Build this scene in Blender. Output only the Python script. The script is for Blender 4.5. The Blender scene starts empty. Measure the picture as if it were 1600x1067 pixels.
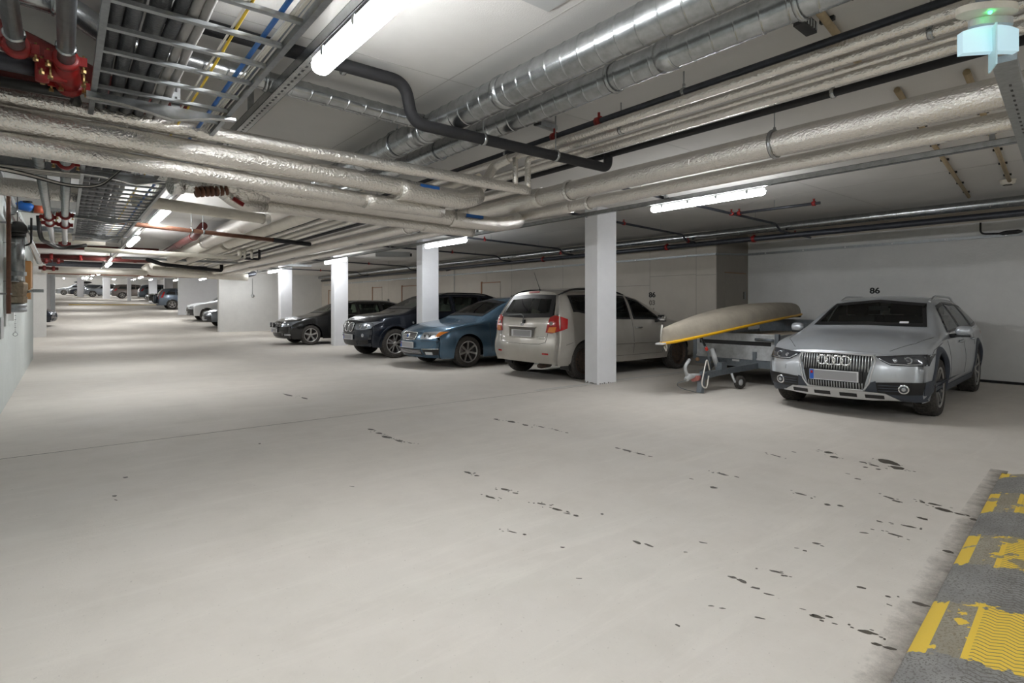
import bpy, math, random
from mathutils import Vector, Matrix
from mathutils.bvhtree import BVHTree
random.seed(7)
PI = math.pi
SC = bpy.context.scene
COL = SC.collection

# ------------------------------------------------------------------ camera, world, exposure
cam_d = bpy.data.cameras.new('camera'); cam = bpy.data.objects.new('camera', cam_d); COL.objects.link(cam)
cam.location = (0, 0, 1.25); cam.rotation_euler = (PI/2, 0, -math.radians(38.5))
cam_d.sensor_width = 36; cam_d.lens = 19.8; cam_d.shift_y = -0.0347; cam_d.clip_start = 0.05; cam_d.clip_end = 300
SC.camera = cam
W = bpy.data.worlds.new('world'); SC.world = W; W.use_nodes = True
W.node_tree.nodes['Background'].inputs[0].default_value = (0.9, 0.95, 1, 1)
W.node_tree.nodes['Background'].inputs[1].default_value = 0.3
SC.view_settings.view_transform = 'Standard'; SC.view_settings.look = 'None'
SC.view_settings.gamma = 1; SC.view_settings.use_curve_mapping = False
SC.view_settings.exposure = 1.1
LAMP = 34.0          # luminance of the tube diffusers
SC.cycles.max_bounces = 9; SC.cycles.diffuse_bounces = 6; SC.cycles.glossy_bounces = 4
SC.cycles.transparent_max_bounces = 12; SC.cycles.sample_clamp_indirect = 6.0
SC.cycles.caustics_reflective = False; SC.cycles.caustics_refractive = False
SC.cycles.use_denoising = True

# ------------------------------------------------------------------ materials
MATS = {}
def nd(nt, t, **k):
    n = nt.nodes.new(t)
    for a, v in k.items():
        if a in ('loc',): continue
        setattr(n, a, v)
    return n
def mat(name, col, rough=0.6, metal=0.0, noise=0.0, nscale=8.0, bump=0.0, bscale=60.0, coat=0.0, spec=0.5, col2=None, stretch=None):
    """principled material; colour varies between col and col2 by object-space noise, plus a fine bump"""
    if name in MATS: return MATS[name]
    m = bpy.data.materials.new(name); m.use_nodes = True; nt = m.node_tree; b = nt.nodes['Principled BSDF']
    b.inputs['Base Color'].default_value = (*col, 1); b.inputs['Roughness'].default_value = rough
    b.inputs['Metallic'].default_value = metal; b.inputs['Specular IOR Level'].default_value = spec
    if coat: b.inputs['Coat Weight'].default_value = coat; b.inputs['Coat Roughness'].default_value = 0.06
    if noise or bump:
        tc = nd(nt, 'ShaderNodeTexCoord'); src = tc.outputs['Object']
        if stretch:
            mp = nd(nt, 'ShaderNodeMapping'); mp.inputs['Scale'].default_value = stretch
            nt.links.new(src, mp.inputs['Vector']); src = mp.outputs[0]
    if noise:
        n = nd(nt, 'ShaderNodeTexNoise'); n.inputs['Scale'].default_value = nscale; n.inputs['Detail'].default_value = 6
        n.inputs['Roughness'].default_value = 0.65
        nt.links.new(src, n.inputs['Vector'])
        r = nd(nt, 'ShaderNodeMapRange'); r.inputs['From Min'].default_value = 0.3; r.inputs['From Max'].default_value = 0.7
        r.inputs['To Max'].default_value = 1.0
        nt.links.new(n.outputs[0], r.inputs['Value'])
        mx = nd(nt, 'ShaderNodeMix', data_type='RGBA')
        c2 = col2 or tuple(c*(1-noise) for c in col)
        mx.inputs[6].default_value = (*col, 1); mx.inputs[7].default_value = (*c2, 1)
        nt.links.new(r.outputs[0], mx.inputs[0]); nt.links.new(mx.outputs[2], b.inputs['Base Color'])
    if bump:
        n2 = nd(nt, 'ShaderNodeTexNoise'); n2.inputs['Scale'].default_value = bscale; n2.inputs['Detail'].default_value = 4
        nt.links.new(src, n2.inputs['Vector'])
        bp = nd(nt, 'ShaderNodeBump'); bp.inputs['Strength'].default_value = min(1, bump); bp.inputs['Distance'].default_value = 0.01*max(1, bump)
        nt.links.new(n2.outputs[0], bp.inputs['Height']); nt.links.new(bp.outputs[0], b.inputs['Normal'])
    MATS[name] = m
    return m
def emis(name, col, s, base=(0.9, 0.9, 0.9)):
    if name in MATS: return MATS[name]
    m = bpy.data.materials.new(name); m.use_nodes = True; b = m.node_tree.nodes['Principled BSDF']
    b.inputs['Base Color'].default_value = (*base, 1)
    b.inputs['Emission Color'].default_value = (*col, 1); b.inputs['Emission Strength'].default_value = s
    MATS[name] = m
    return m

M = {}
M['ceiling'] = mat('ceiling_paint', (0.66, 0.65, 0.63), 0.9, noise=0.10, nscale=1.2, bump=0.15, bscale=120)
M['white_wall'] = mat('white_wall_paint', (0.70, 0.70, 0.685), 0.85, noise=0.08, nscale=3, bump=0.5, bscale=30)
M['pale_wall'] = mat('pale_green_white_paint', (0.62, 0.66, 0.645), 0.8, noise=0.08, nscale=3, bump=0.5, bscale=30)
M['raw_wall'] = mat('raw_panel', (0.52, 0.48, 0.42), 0.9, noise=0.10, nscale=2.5, bump=0.3, bscale=80)
M['dark_panel'] = mat('dark_panel_face', (0.30, 0.275, 0.24), 0.9, noise=0.08, nscale=3)
M['column'] = mat('column_paint', (0.86, 0.87, 0.90), 0.7, noise=0.05, nscale=5, bump=0.3, bscale=40)
M['galv'] = mat('galvanised_steel', (0.50, 0.52, 0.53), 0.27, 0.97, noise=0.35, nscale=14, bump=0.05, bscale=90)
M['galv_dull'] = mat('dull_galvanised_steel', (0.42, 0.44, 0.45), 0.5, 0.7, noise=0.25, nscale=30)
M['galv_pipe'] = mat('galvanised_pipe', (0.30, 0.32, 0.34), 0.38, 0.85, noise=0.3, nscale=25)
M['foil'] = mat('foil_wrap', (0.86, 0.83, 0.78), 0.27, 0.9, noise=0.12, nscale=9, bump=1.0, bscale=60)
M['foil_old'] = mat('matt_foil_wrap', (0.80, 0.76, 0.68), 0.55, 0.45, noise=0.14, nscale=6, bump=0.7, bscale=20)
M['tape'] = mat('foil_tape', (0.92, 0.91, 0.88), 0.22, 0.9, bump=1.0, bscale=60)
M['rubber_ins'] = mat('black_rubber_insulation', (0.014, 0.014, 0.016), 0.75, bump=0.3, bscale=40)
M['grey_ins'] = mat('dark_grey_insulation', (0.05, 0.053, 0.06), 0.42, noise=0.3, nscale=20, bump=0.3, bscale=60)
M['lightgrey_ins'] = mat('light_grey_insulation', (0.32, 0.31, 0.30), 0.6, noise=0.1, nscale=20)
M['dark_pipe'] = mat('dark_steel_pipe', (0.07, 0.075, 0.09), 0.4, 0.5, noise=0.3, nscale=14)
M['red'] = mat('red_paint', (0.30, 0.014, 0.013), 0.4, noise=0.35, nscale=20)
M['dark_red'] = mat('dark_red_pipe_paint', (0.12, 0.016, 0.013), 0.45, noise=0.4, nscale=12)
M['rust'] = mat('rusty_brown_pipe', (0.20, 0.085, 0.05), 0.6, noise=0.4, nscale=15)
M['brass'] = mat('brass', (0.62, 0.45, 0.2), 0.35, 0.9, noise=0.2, nscale=60)
M['bronze'] = mat('weathered_bronze', (0.30, 0.24, 0.17), 0.5, 0.7, noise=0.4, nscale=40)
M['blue'] = mat('blue_plastic', (0.01, 0.12, 0.45), 0.4)
M['blue_sign'] = mat('blue_label', (0.01, 0.09, 0.32), 0.5)
M['yellow_cable'] = mat('yellow_cable', (0.75, 0.52, 0.03), 0.5)
M['white_cable'] = mat('white_cable', (0.75, 0.72, 0.66), 0.5)
M['black'] = mat('black_plastic', (0.015, 0.015, 0.016), 0.5)
M['cast'] = mat('dark_cast_iron', (0.035, 0.033, 0.032), 0.45, 0.3)
M['cream_pipe'] = mat('cream_painted_pipe', (0.66, 0.62, 0.53), 0.55, noise=0.15, nscale=8)
M['tan'] = mat('tan_conduit', (0.46, 0.36, 0.22), 0.7, noise=0.25, nscale=9)
M['white_plastic'] = mat('white_plastic', (0.78, 0.78, 0.76), 0.45)
M['grey_plastic'] = mat('grey_plastic', (0.42, 0.43, 0.43), 0.5)
M['sign_red'] = mat('red_sign_face', (0.62, 0.045, 0.03), 0.5)
M['orange'] = mat('orange_brown_cover', (0.27, 0.125, 0.035), 0.6)
M['wood_frame'] = mat('orange_wood_frame', (0.27, 0.13, 0.065), 0.7)
M['lamp'] = emis('tube_diffuser', (0.97, 0.985, 1.0), LAMP)
M['ink'] = mat('black_ink', (0.01, 0.01, 0.01), 0.7)
M['faded_ink'] = mat('faded_ink', (0.17, 0.155, 0.135), 0.8)
M['line_paint'] = mat('worn_line_paint', (0.60, 0.585, 0.55), 0.8, noise=0.12, nscale=14)
M['oil'] = mat('oil_stain', (0.10, 0.085, 0.065), 0.55, noise=0.4, nscale=30)

def floor_material():
    m = bpy.data.materials.new('concrete_floor'); m.use_nodes = True; nt = m.node_tree; b = nt.nodes['Principled BSDF']; L = nt.links
    tc = nd(nt, 'ShaderNodeTexCoord'); geo = tc.outputs['Object']
    def noise(s, det=5, rough=0.6, vec=geo, dist=0.0):
        n = nd(nt, 'ShaderNodeTexNoise'); n.inputs['Scale'].default_value = s; n.inputs['Detail'].default_value = det
        n.inputs['Roughness'].default_value = rough; n.inputs['Distortion'].default_value = dist; L.new(vec, n.inputs['Vector']); return n.outputs[0]
    def rng(v, a, c, lo=0.0, hi=1.0):
        r = nd(nt, 'ShaderNodeMapRange'); r.inputs[1].default_value = a; r.inputs[2].default_value = c
        r.inputs[3].default_value = lo; r.inputs[4].default_value = hi; L.new(v, r.inputs[0]); return r.outputs[0]
    def mix(f, a, c, bt='MIX'):
        x = nd(nt, 'ShaderNodeMix', data_type='RGBA', blend_type=bt)
        if hasattr(f, 'node'): L.new(f, x.inputs[0])
        else: x.inputs[0].default_value = f
        for i, q in ((6, a), (7, c)):
            if hasattr(q, 'node'): L.new(q, x.inputs[i])
            else: x.inputs[i].default_value = (*q, 1)
        return x.outputs[2]
    base = mix(rng(noise(0.35, 3), 0.35, 0.65), (0.70, 0.655, 0.595), (0.655, 0.62, 0.57))
    base = mix(rng(noise(2.2, 6, 0.7), 0.42, 0.75, 0, 0.55), base, (0.57, 0.53, 0.475))
    mp = nd(nt, 'ShaderNodeMapping'); mp.inputs['Rotation'].default_value = (0, 0, 0.25); mp.inputs['Scale'].default_value = (0.35, 3.0, 1)
    L.new(geo, mp.inputs[0])
    base = mix(rng(noise(2.0, 6, 0.75, mp.outputs[0], 0.6), 0.52, 0.75, 0, 0.6), base, (0.76, 0.72, 0.66))
    base = mix(rng(noise(60, 2), 0.68, 0.76, 0, 0.5), base, (0.30, 0.27, 0.24))
    L.new(base, b.inputs['Base Color'])
    L.new(rng(noise(3, 4), 0.3, 0.7, 0.62, 0.85), b.inputs['Roughness'])
    b.inputs['Specular IOR Level'].default_value = 0.3
    bp = nd(nt, 'ShaderNodeBump'); bp.inputs['Strength'].default_value = 0.12; bp.inputs['Distance'].default_value = 0.01
    L.new(noise(90, 4), bp.inputs['Height']); L.new(bp.outputs[0], b.inputs['Normal'])
    return m
M['floor'] = floor_material()

# ------------------------------------------------------------------ mesh helpers
class MB:
    def __init__(s): s.v = []; s.f = []; s.sm = []
    def add(s, vs, fs, smooth=False):
        n = len(s.v); s.v += [tuple(p) for p in vs]; s.f += [tuple(i+n for i in q) for q in fs]; s.sm += [smooth]*len(fs); return s
    def box(s, x0, y0, z0, x1, y1, z1):
        if x0 > x1: x0, x1 = x1, x0
        if y0 > y1: y0, y1 = y1, y0
        if z0 > z1: z0, z1 = z1, z0
        return s.add([(x0,y0,z0),(x1,y0,z0),(x1,y1,z0),(x0,y1,z0),(x0,y0,z1),(x1,y0,z1),(x1,y1,z1),(x0,y1,z1)],
                     [(0,3,2,1),(4,5,6,7),(0,1,5,4),(1,2,6,5),(2,3,7,6),(3,0,4,7)])
    def obox(s, c, ax, ay, az, hx, hy, hz):
        c, ax, ay, az = Vector(c), Vector(ax).normalized(), Vector(ay).normalized(), Vector(az).normalized()
        vs = [c+ax*hx*i+ay*hy*j+az*hz*k for k in (-1,1) for i, j in ((-1,-1),(1,-1),(1,1),(-1,1))]
        return s.add(vs, [(0,3,2,1),(4,5,6,7),(0,1,5,4),(1,2,6,5),(2,3,7,6),(3,0,4,7)])
    def beam(s, p, q, w, h, up=(0,0,1)):
        p, q = Vector(p), Vector(q); d = (q-p); l = d.length; d.normalize(); side = d.cross(Vector(up)).normalized(); u = side.cross(d)
        return s.obox((p+q)/2, d, side, u, l/2, w/2, h/2)
    def tube(s, pts, r, n=12, cap=True, closed=False, smooth=True):
        pts = [Vector(p) for p in pts]; N = len(pts); R = r if isinstance(r, (list, tuple)) else [r]*N
        T = []
        for i in range(N):
            a = pts[i-1] if (i > 0 or closed) else pts[0]; b = pts[(i+1) % N] if (i < N-1 or closed) else pts[-1]
            t = (b-a); t.normalize() if t.length > 1e-9 else None; T.append(t if t.length > 0 else Vector((0,0,1)))
        u = T[0].cross(Vector((0,0,1)) if abs(T[0].z) < 0.9 else Vector((1,0,0))).normalized()
        vs = []
        for i in range(N):
            u = (u - T[i]*u.dot(T[i])); u.normalize(); w = T[i].cross(u)
            for k in range(n):
                a = 2*PI*k/n; vs.append(pts[i]+(u*math.cos(a)+w*math.sin(a))*R[i])
        fs = []
        for i in range(N if closed else N-1):
            j = (i+1) % N
            for k in range(n):
                fs.append((i*n+k, i*n+(k+1) % n, j*n+(k+1) % n, j*n+k))
        s.add(vs, fs, smooth)
        if cap and not closed:
            b0 = len(s.v)-len(vs)
            s.f.append(tuple(b0+k for k in reversed(range(n)))); s.sm.append(False)
            s.f.append(tuple(b0+(N-1)*n+k for k in range(n))); s.sm.append(False)
        return s
    def lathe(s, prof, c, ax, n=24, smooth=True, ang=2*PI, up=None):
        """profile [(radius, distance along axis)], revolved round axis ax through c"""
        c, ax = Vector(c), Vector(ax).normalized()
        u = ax.cross(Vector((0,0,1)) if abs(ax.z) < 0.9 else Vector((1,0,0))).normalized() if up is None else Vector(up); w = ax.cross(u)
        full = abs(ang-2*PI) < 1e-6; m = n if full else n+1
        vs = [c+ax*h+(u*math.cos(ang*k/n)+w*math.sin(ang*k/n))*r for r, h in prof for k in range(m)]
        fs = [(i*m+k, i*m+(k+1) % m, (i+1)*m+(k+1) % m, (i+1)*m+k) for i in range(len(prof)-1) for k in range(n)]
        return s.add(vs, fs, smooth)
    def prism(s, poly, h0, h1, axis='z', at=None):
        """2-D polygon extruded along an axis between h0 and h1"""
        n = len(poly)
        def m3(p, h):
            return {'z': (p[0], p[1], h), 'x': (h, p[0], p[1]), 'y': (p[0], h, p[1])}[axis]
        vs = [m3(p, h0) for p in poly]+[m3(p, h1) for p in poly]
        fs = [tuple(reversed(range(n))), tuple(range(n, 2*n))]+[(i, (i+1) % n, n+(i+1) % n, n+i) for i in range(n)]
        return s.add(vs, fs)
    def grid(s, rows, smooth=True, flip=False):
        n = len(rows[0]); vs = [p for r in rows for p in r]
        fs = [((i*n+k, i*n+k+1, (i+1)*n+k+1, (i+1)*n+k) if not flip else (i*n+k, (i+1)*n+k, (i+1)*n+k+1, i*n+k+1)) for i in range(len(rows)-1) for k in range(n-1)]
        return s.add(vs, fs, smooth)
    def ball(s, c, r, n=12, sz=1.0):
        return s.lathe([(r*math.sin(PI*i/n)+1e-5, -r*sz*math.cos(PI*i/n)) for i in range(n+1)], c, (0,0,1), n*2)
    def build(s, name, m, parent=None, local=False, origin=None):
        """one mesh object; vertices are given in world space (local=True: in the parent's space)"""
        me = bpy.data.meshes.new(name); o = bpy.data.objects.new(name, me); COL.objects.link(o)
        V = s.v
        if parent is None and not local:
            if origin is None:
                xs = [p[0] for p in V]; ys = [p[1] for p in V]; zs = [p[2] for p in V]
                origin = ((min(xs)+max(xs))/2, (min(ys)+max(ys))/2, min(zs))
            o.location = origin; o['_w'] = list(origin)
            V = [(p[0]-origin[0], p[1]-origin[1], p[2]-origin[2]) for p in V]
        elif parent is not None:
            o.parent = parent
            if not local:
                w = parent.get('_w', [0,0,0]); V = [(p[0]-w[0], p[1]-w[1], p[2]-w[2]) for p in V]; o['_w'] = list(w)
        me.from_pydata(V, [], s.f)
        me.polygons.foreach_set('use_smooth', s.sm)
        me.materials.append(m); me.update()
        return o
def tag(o, label=None, cat=None, group=None, kind=None):
    if label: o['label'] = label
    if cat: o['category'] = cat
    if group: o['group'] = group
    if kind: o['kind'] = kind
    return o
def empty(name, loc, label, cat, group=None, rz=0):
    o = bpy.data.objects.new(name, None); COL.objects.link(o); o.location = loc; o.rotation_euler = (0, 0, rz)
    o.empty_display_size = 0.2; o['_w'] = list(loc)
    return tag(o, label, cat, group)
def structure(name, mb, m, label=None, parent=None):
    o = mb.build(name, m, parent); o['kind'] = 'structure'
    if label: o['label'] = label
    return o
def fillet(pts, rad, n=6):
    """round the corners of a polyline"""
    pts = [Vector(p) for p in pts]; out = [pts[0]]
    for i in range(1, len(pts)-1):
        a, b, c = pts[i-1], pts[i], pts[i+1]; d0 = (a-b); d1 = (c-b); r = min(rad, d0.length*0.49, d1.length*0.49)
        p = b+d0.normalized()*r; q = b+d1.normalized()*r
        for k in range(n+1):
            t = k/n; out.append(p*(1-t)**2+b*2*t*(1-t)+q*t*t)
    out.append(pts[-1]); return out
def resample(pts, step):
    out = [pts[0]]
    for a, b in zip(pts, pts[1:]):
        n = max(1, int((b-a).length/step))
        out += [a+(b-a)*(k/n) for k in range(1, n+1)]
    return out
CZ = 2.83     # ceiling height
def ceil_z(y):
    return lerp_table([(29.5, CZ), (40, 2.99), (52, 3.45), (66, 4.0), (80, 4.5), (100, 5.2)], y)
def lerp_table(t, x):
    if x <= t[0][0]: return t[0][1]
    for (a, va), (b, vb) in zip(t, t[1:]):
        if x <= b: return va+(vb-va)*(x-a)/(b-a)
    return t[-1][1]
FLOOR = [(29, 0), (32, .14), (36, .36), (40, .62), (45, .82), (50, .98), (59, 1.5), (68, 1.86), (78, 2.12), (91, 2.62), (100, 3.0)]
def floor_z(y): return lerp_table(FLOOR, y)

def hangers(parent, spots, r, z, what='rod', mat_='galv_dull', nested=False):
    """threaded rods and clamp rings that hang the pipe `parent` from the slab"""
    for (x, y), ax in spots:
        q = MB(); q.tube([(x, y, z+r), (x, y, ceil_z(y)+0.0)], 0.005, 6); q.build('hanger_rod', M[mat_], parent)
        q = MB()
        d = Vector(ax)
        q.lathe([(r*1.03, -0.012), (r*1.10+.004, -0.012), (r*1.10+.004, 0.012), (r*1.03, 0.012)], (x, y, z), d, 16)
        q.tube([(x, y, z+r), (x, y, z+r+0.03)], 0.011, 6)
        q.build('pipe_clamp', M['galv'], parent)
def foil_pipe(pts, r, label, name='foil_wrapped_pipe', m='foil', bend=None, group=None, step=0.07, cat='pipe', n=18, wob=0.014, parent=None):
    P_ = resample(fillet(pts, bend or r*1.6), step); rr = []; a = 0
    for i in range(len(P_)):
        a = a*0.6+random.uniform(-1, 1)*wob; rr.append(r*(1+a))
    q = MB(); q.tube(P_, rr, n)
    o = q.build(name, M[m], parent)
    if parent is None: tag(o, label, cat, group)
    return o
def plain_pipe(pts, r, label, m, name='pipe', bend=None, group=None, cat='pipe', n=12):
    q = MB(); q.tube(fillet(pts, bend or r*1.8) if len(pts) > 2 else pts, r, n)
    o = q.build(name, M[m]); return tag(o, label, cat, group)
def spiral_duct(p, q_, r, label, pitch=0.13, name='spiral_duct', group=None, n=28):
    """round duct with a raised lock seam at every pitch, tilted like a helix"""
    p, q_ = Vector(p), Vector(q_); d = (q_-p); l = d.length; d.normalize()
    prof = []; h = 0
    while h < l:
        prof += [(r, h+.001), (r, h+0.0065), (r+0.003, h+0.0085), (r+0.003, h+0.0115), (r, h+0.0135), (r, h+.019)]; h += pitch
    prof = [(r*0.9, 0)]+prof+[(r, l), (r*0.9, l)]
    u = d.cross(Vector((0, 0, 1))).normalized(); w = d.cross(u); q = MB(); vs = []
    for rr, h in prof:
        for k in range(n):
            a = 2*PI*k/n; vs.append(p+d*(min(l, max(0, h+0.02*math.cos(a))))+(u*math.cos(a)+w*math.sin(a))*rr)
    fs = [(i*n+k, i*n+(k+1) % n, (i+1)*n+(k+1) % n, (i+1)*n+k) for i in range(len(prof)-1) for k in range(n)]
    q.add(vs, fs, True)
    return tag(q.build(name, M['galv']), label, 'duct', group)
def collar(parent, c, ax, r, w=0.03, m='galv', name='collar'):
    q = MB(); q.lathe([(r, -w), (r+0.008, -w+.004), (r+0.008, w-.004), (r, w)], c, ax, 24); return q.build(name, M[m], parent)
# ------------------------------------------------------------------ the shell of the garage
XW, XN, XL = 11.84, 10.6, -0.575          # back wall of the near bays, panelled wall, left wall
fl = MB(); ys = [-9, 0, 6.19, 6.205, 20, 26]+[y for y, _ in FLOOR]
rows = [[(x, y, floor_z(y)) for x in (-9, -2, 4, 8, 13)] for y in ys]
fl.grid(rows, smooth=False, flip=True)
structure('floor', fl, M['floor'], 'pale concrete floor with fine dirt')
jt = MB(); jt.box(-0.57, 6.192, 0.0002, 11.8, 6.199, 0.0012); structure('trim_1', jt, M['faded_ink'], 'thin joint across the concrete floor')
ce = MB(); cy = [-9, 29.5, 40, 52, 66, 80, 100]
for y0, y1 in zip(cy, cy[1:]):
    a, b = ceil_z(y0), ceil_z(y1)
    ce.add([(-9,y0,a),(13,y0,a),(13,y1,b),(-9,y1,b),(-9,y0,a+.3),(13,y0,a+.3),(13,y1,b+.3),(-9,y1,b+.3)], [(0,3,2,1)[::-1],(4,5,6,7)[::1],(0,1,5,4),(1,2,6,5),(2,3,7,6),(3,0,4,7)])
structure('ceiling', ce, M['ceiling'], 'flat concrete slab ceiling')
jn = MB()
for x in (2.1, 5.2, 8.1): jn.box(x, -9, CZ-.0012, x+.008, 29, CZ-.0002)
for y in (3.35, 7.4, 11.6, 15.8): jn.box(-.57, y, CZ-.0012, 11.8, y+.007, CZ-.0002)
structure('trim_5', jn, mat('slab_joint', (.45, .44, .42), .9), 'faint joints in the slab ceiling')
w = MB(); w.box(XL-0.25, -9, 0, XL, 17.65, CZ); structure('wall_left', w, M['pale_wall'], 'pale painted wall close on the left')
w = MB(); w.box(-6.2, 17.4, 0, -6, 29.3, CZ); structure('wall_recess', w, M['white_wall'])
w = MB(); w.box(XW, -9, 0, XW+.3, 6.5, CZ); structure('wall_right', w, M['white_wall'], 'white rendered wall behind the near bays')
w = MB(); w.box(XN+0.004, 6.5, 0, 13, 6.52, CZ); structure('wall_niche', w, M['dark_panel'], 'dark short wall face beside the silver estate car')
w = MB(); w.box(XN, 6.52, 0, 13, 29.4, CZ); structure('wall_panelled', w, M['raw_wall'], 'beige panelled wall behind the parked cars')
w = MB(); w.box(-9, -9.2, 0, 13, -9, CZ); structure('wall_back', w, M['white_wall'])
w = MB(); w.box(5.72, 29.4, 0, 13, 29.7, CZ+.2); structure('wall_far_right', w, M['white_wall'], 'white cross wall right of the ramp opening')
w = MB(); w.box(-6.2, 29.15, 0, -0.55, 29.4, CZ+.2); structure('wall_far_left', w, M['white_wall'], 'white pier left of the ramp opening')
w = MB(); w.box(5.72, 41.4, 0, 13, 41.7, 3.2); structure('wall_ramp_right', w, M['column'], 'bright white wall between two bays on the ramp')
w = MB(); w.box(XN+.3, 29.7, 0, 13, 100, 5.4); structure('wall_ramp_side', w, M['white_wall'])
w = MB(); w.box(-6.2, 29.4, 0, -6, 100, 5.4); structure('wall_ramp_left', w, M['white_wall'])
w = MB(); w.box(-9, 98, 0, 13, 98.3, 5.6); structure('wall_ramp_end', w, M['white_wall'], 'beige end wall beyond the top of the ramp')
w = MB(); w.box(-1.6, 42, .5, -0.62, 42.25, 3.3); structure('wall_ramp_pier', w, M['column'])
w = MB(); w.box(-0.61, 41.7, .5, -0.40, 42.3, 3.3); structure('trim_2', w, M['galv_dull'], 'grey steel edge profile of a gate on the left of the ramp')
# panel joints on the beige wall, and the concrete kerb along it
jn = MB()
for y, z0, z1 in [(8.2, 0, CZ), (6.98, 0, CZ), (11.1, 0, 2.6), (13.33, 0, CZ), (14.64, 2.0, CZ), (16.6, 0, CZ), (19.2, 0, CZ), (21.6, 0, CZ), (24.6, 0, CZ)]:
    jn.box(XN-.001, y, z0, XN+.01, y+.012, z1)
for y0, y1, z in [(6.98, 8.2, 1.92), (6.52, 6.98, 1.9), (8.2, 12.0, 1.72), (12.01, 14.6, 2.3)]:
    jn.box(XN-.001, y0, z, XN+.01, y1, z+.01)
structure('trim_3', jn, M['dark_panel'], 'dark joints between the wall panels')
kb = MB(); kb.box(XN-.18, 6.52, 0, XN, 29.4, .17); structure('baseboard_panelled', kb, M['dark_panel'])
kb = MB(); kb.box(XW-.03, -9, 0, XW, 6.5, .04); structure('baseboard_right', kb, M['ink'], 'dark dirty edge at the foot of the white wall')  # near-black strip along the foot of the wall
bd = MB(); bd.box(XW-.004, -9, 2.63, XW+.01, 6.5, CZ); structure('trim_4', bd, M['raw_wall'], 'unpainted beige strip at the top of the white wall')
# doors in the panelled wall
for i, (y0, y1, z1, lab) in enumerate([(13.9, 14.86, 1.98, 'beige flush door with one orange jamb, behind the blue car'),
                                 (19.2, 20.35, 2.02, 'beige flush door with one orange jamb, behind the dark crossover'),
                                 (22.2, 23.1, 2.03, 'narrow beige flush door, second from the far corner'),
                                 (27.2, 28.3, 2.02, 'beige door in the far corner of the panelled wall')]):
    d = MB(); d.box(XN-.012, y0, .15, XN+.03, y1, z1)
    o = structure('door_%d' % (i+1), d, M['raw_wall'], lab)
    f = MB(); f.box(XN-.03, y1, .15, XN+.02, y1+.06, z1+.05); f.box(XN-.02, y0, z1, XN+.02, y1+.06, z1+.025); f.build('door_frame', M['wood_frame'], o)
d = MB(); d.box(XN+.32, 6.49, .1, XN+1.1, 6.51, 1.95)
o = structure('door_5', d, M['dark_panel'], 'dark flush door in the niche, brown line along its top')
f = MB(); f.box(XN+.30, 6.484, 1.95, XN+1.12, 6.5, 1.965); f.build('door_frame', M['wood_frame'], o)
f = MB(); f.box(XN+1.02, 6.46, 1.40, XN+1.07, 6.492, 1.56); f.build('door_handle', M['galv'], o)

# square columns between the bays; edge chips at the foot
def column(x, y, z0, z1, wx, wy, label, group=None):
    q = MB(); c = 0.012
    poly = [(x+c, y), (x+wx-c, y), (x+wx, y+c), (x+wx, y+wy-c), (x+wx-c, y+wy), (x+c, y+wy), (x, y+wy-c), (x, y+c)]
    q.prism(poly, z0, z1)
    o = q.build('column', M['column']); tag(o, label, 'column', group)
    return o
ch_m = mat('chipped_concrete', (0.25, 0.24, 0.22), 0.9, noise=0.3, nscale=60)
labs = ['white column nearest the camera, in front of the silver people carrier', 'white column behind the blue car bonnet',
        'white column left of the dark crossover', 'white column beyond the black estate car bonnet']
for (y, lab) in zip((6.14, 11.72, 17.25, 22.85), labs):
    o = column(6.62, y, 0, CZ, .45, .29, lab, 'white columns along the bays')
    if y < 7:
        q = MB()
        for k in range(9):
            yy = 6.16+.03*k+random.uniform(0, .01); q.box(6.617, yy, 0.004, 6.625, yy+.025, .012+random.random()*.03)
        for k in range(8):
            xx = 6.66+.05*k; q.box(xx, 6.137, 0.004, xx+.03, 6.145, .008+random.random()*.018)
        q.build('chipped_edge', ch_m, o)
for x, y, lab in [(6.7, 56, 'white column behind the grey off-roader'), (6.1, 61, 'white column behind the black saloon'),
                  (4.75, 65, 'column in front of the brown car tail on the ramp'), (3.2, 73, 'white column left of the brown car'),
                  (1.2, 82.5, 'farthest white column, in front of the silver car')]:
    wx = .3 if y == 65 else .62
    column(x, y, floor_z(y), ceil_z(y)+.02, wx, .6, lab, 'columns beyond the ramp')
q = MB(); q.box(7.4, 60, 1.3, 10.5, 60.3, 3.9); structure('wall_ramp_stub', q, M['dark_panel'], 'grey wall piece behind the far columns')

# painted bay lines
for i, (x0, x1, y, lab) in enumerate([(5.45, 6.6, 6.25, 'worn white line on the floor at the foot of the nearest column'),
                       (7.1, 10.4, 6.28, 'faint bay line beside the people carrier'), (7.2, 11.0, 9.15, 'faint bay line between the blue car and the people carrier')]):
    q = MB(); q.box(x0, y, .0004, x1, y+.10, .0016); tag(q.build('bay_line', M['line_paint']), lab, 'floor marking')
q = MB(); q.box(0.3, 56.0, floor_z(56)-.01, 6.3, 56.35, floor_z(56)+.05)
tag(q.build('speed_bump', M['yellow_cable']), 'far yellow strip across the ramp', 'speed bump')

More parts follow.
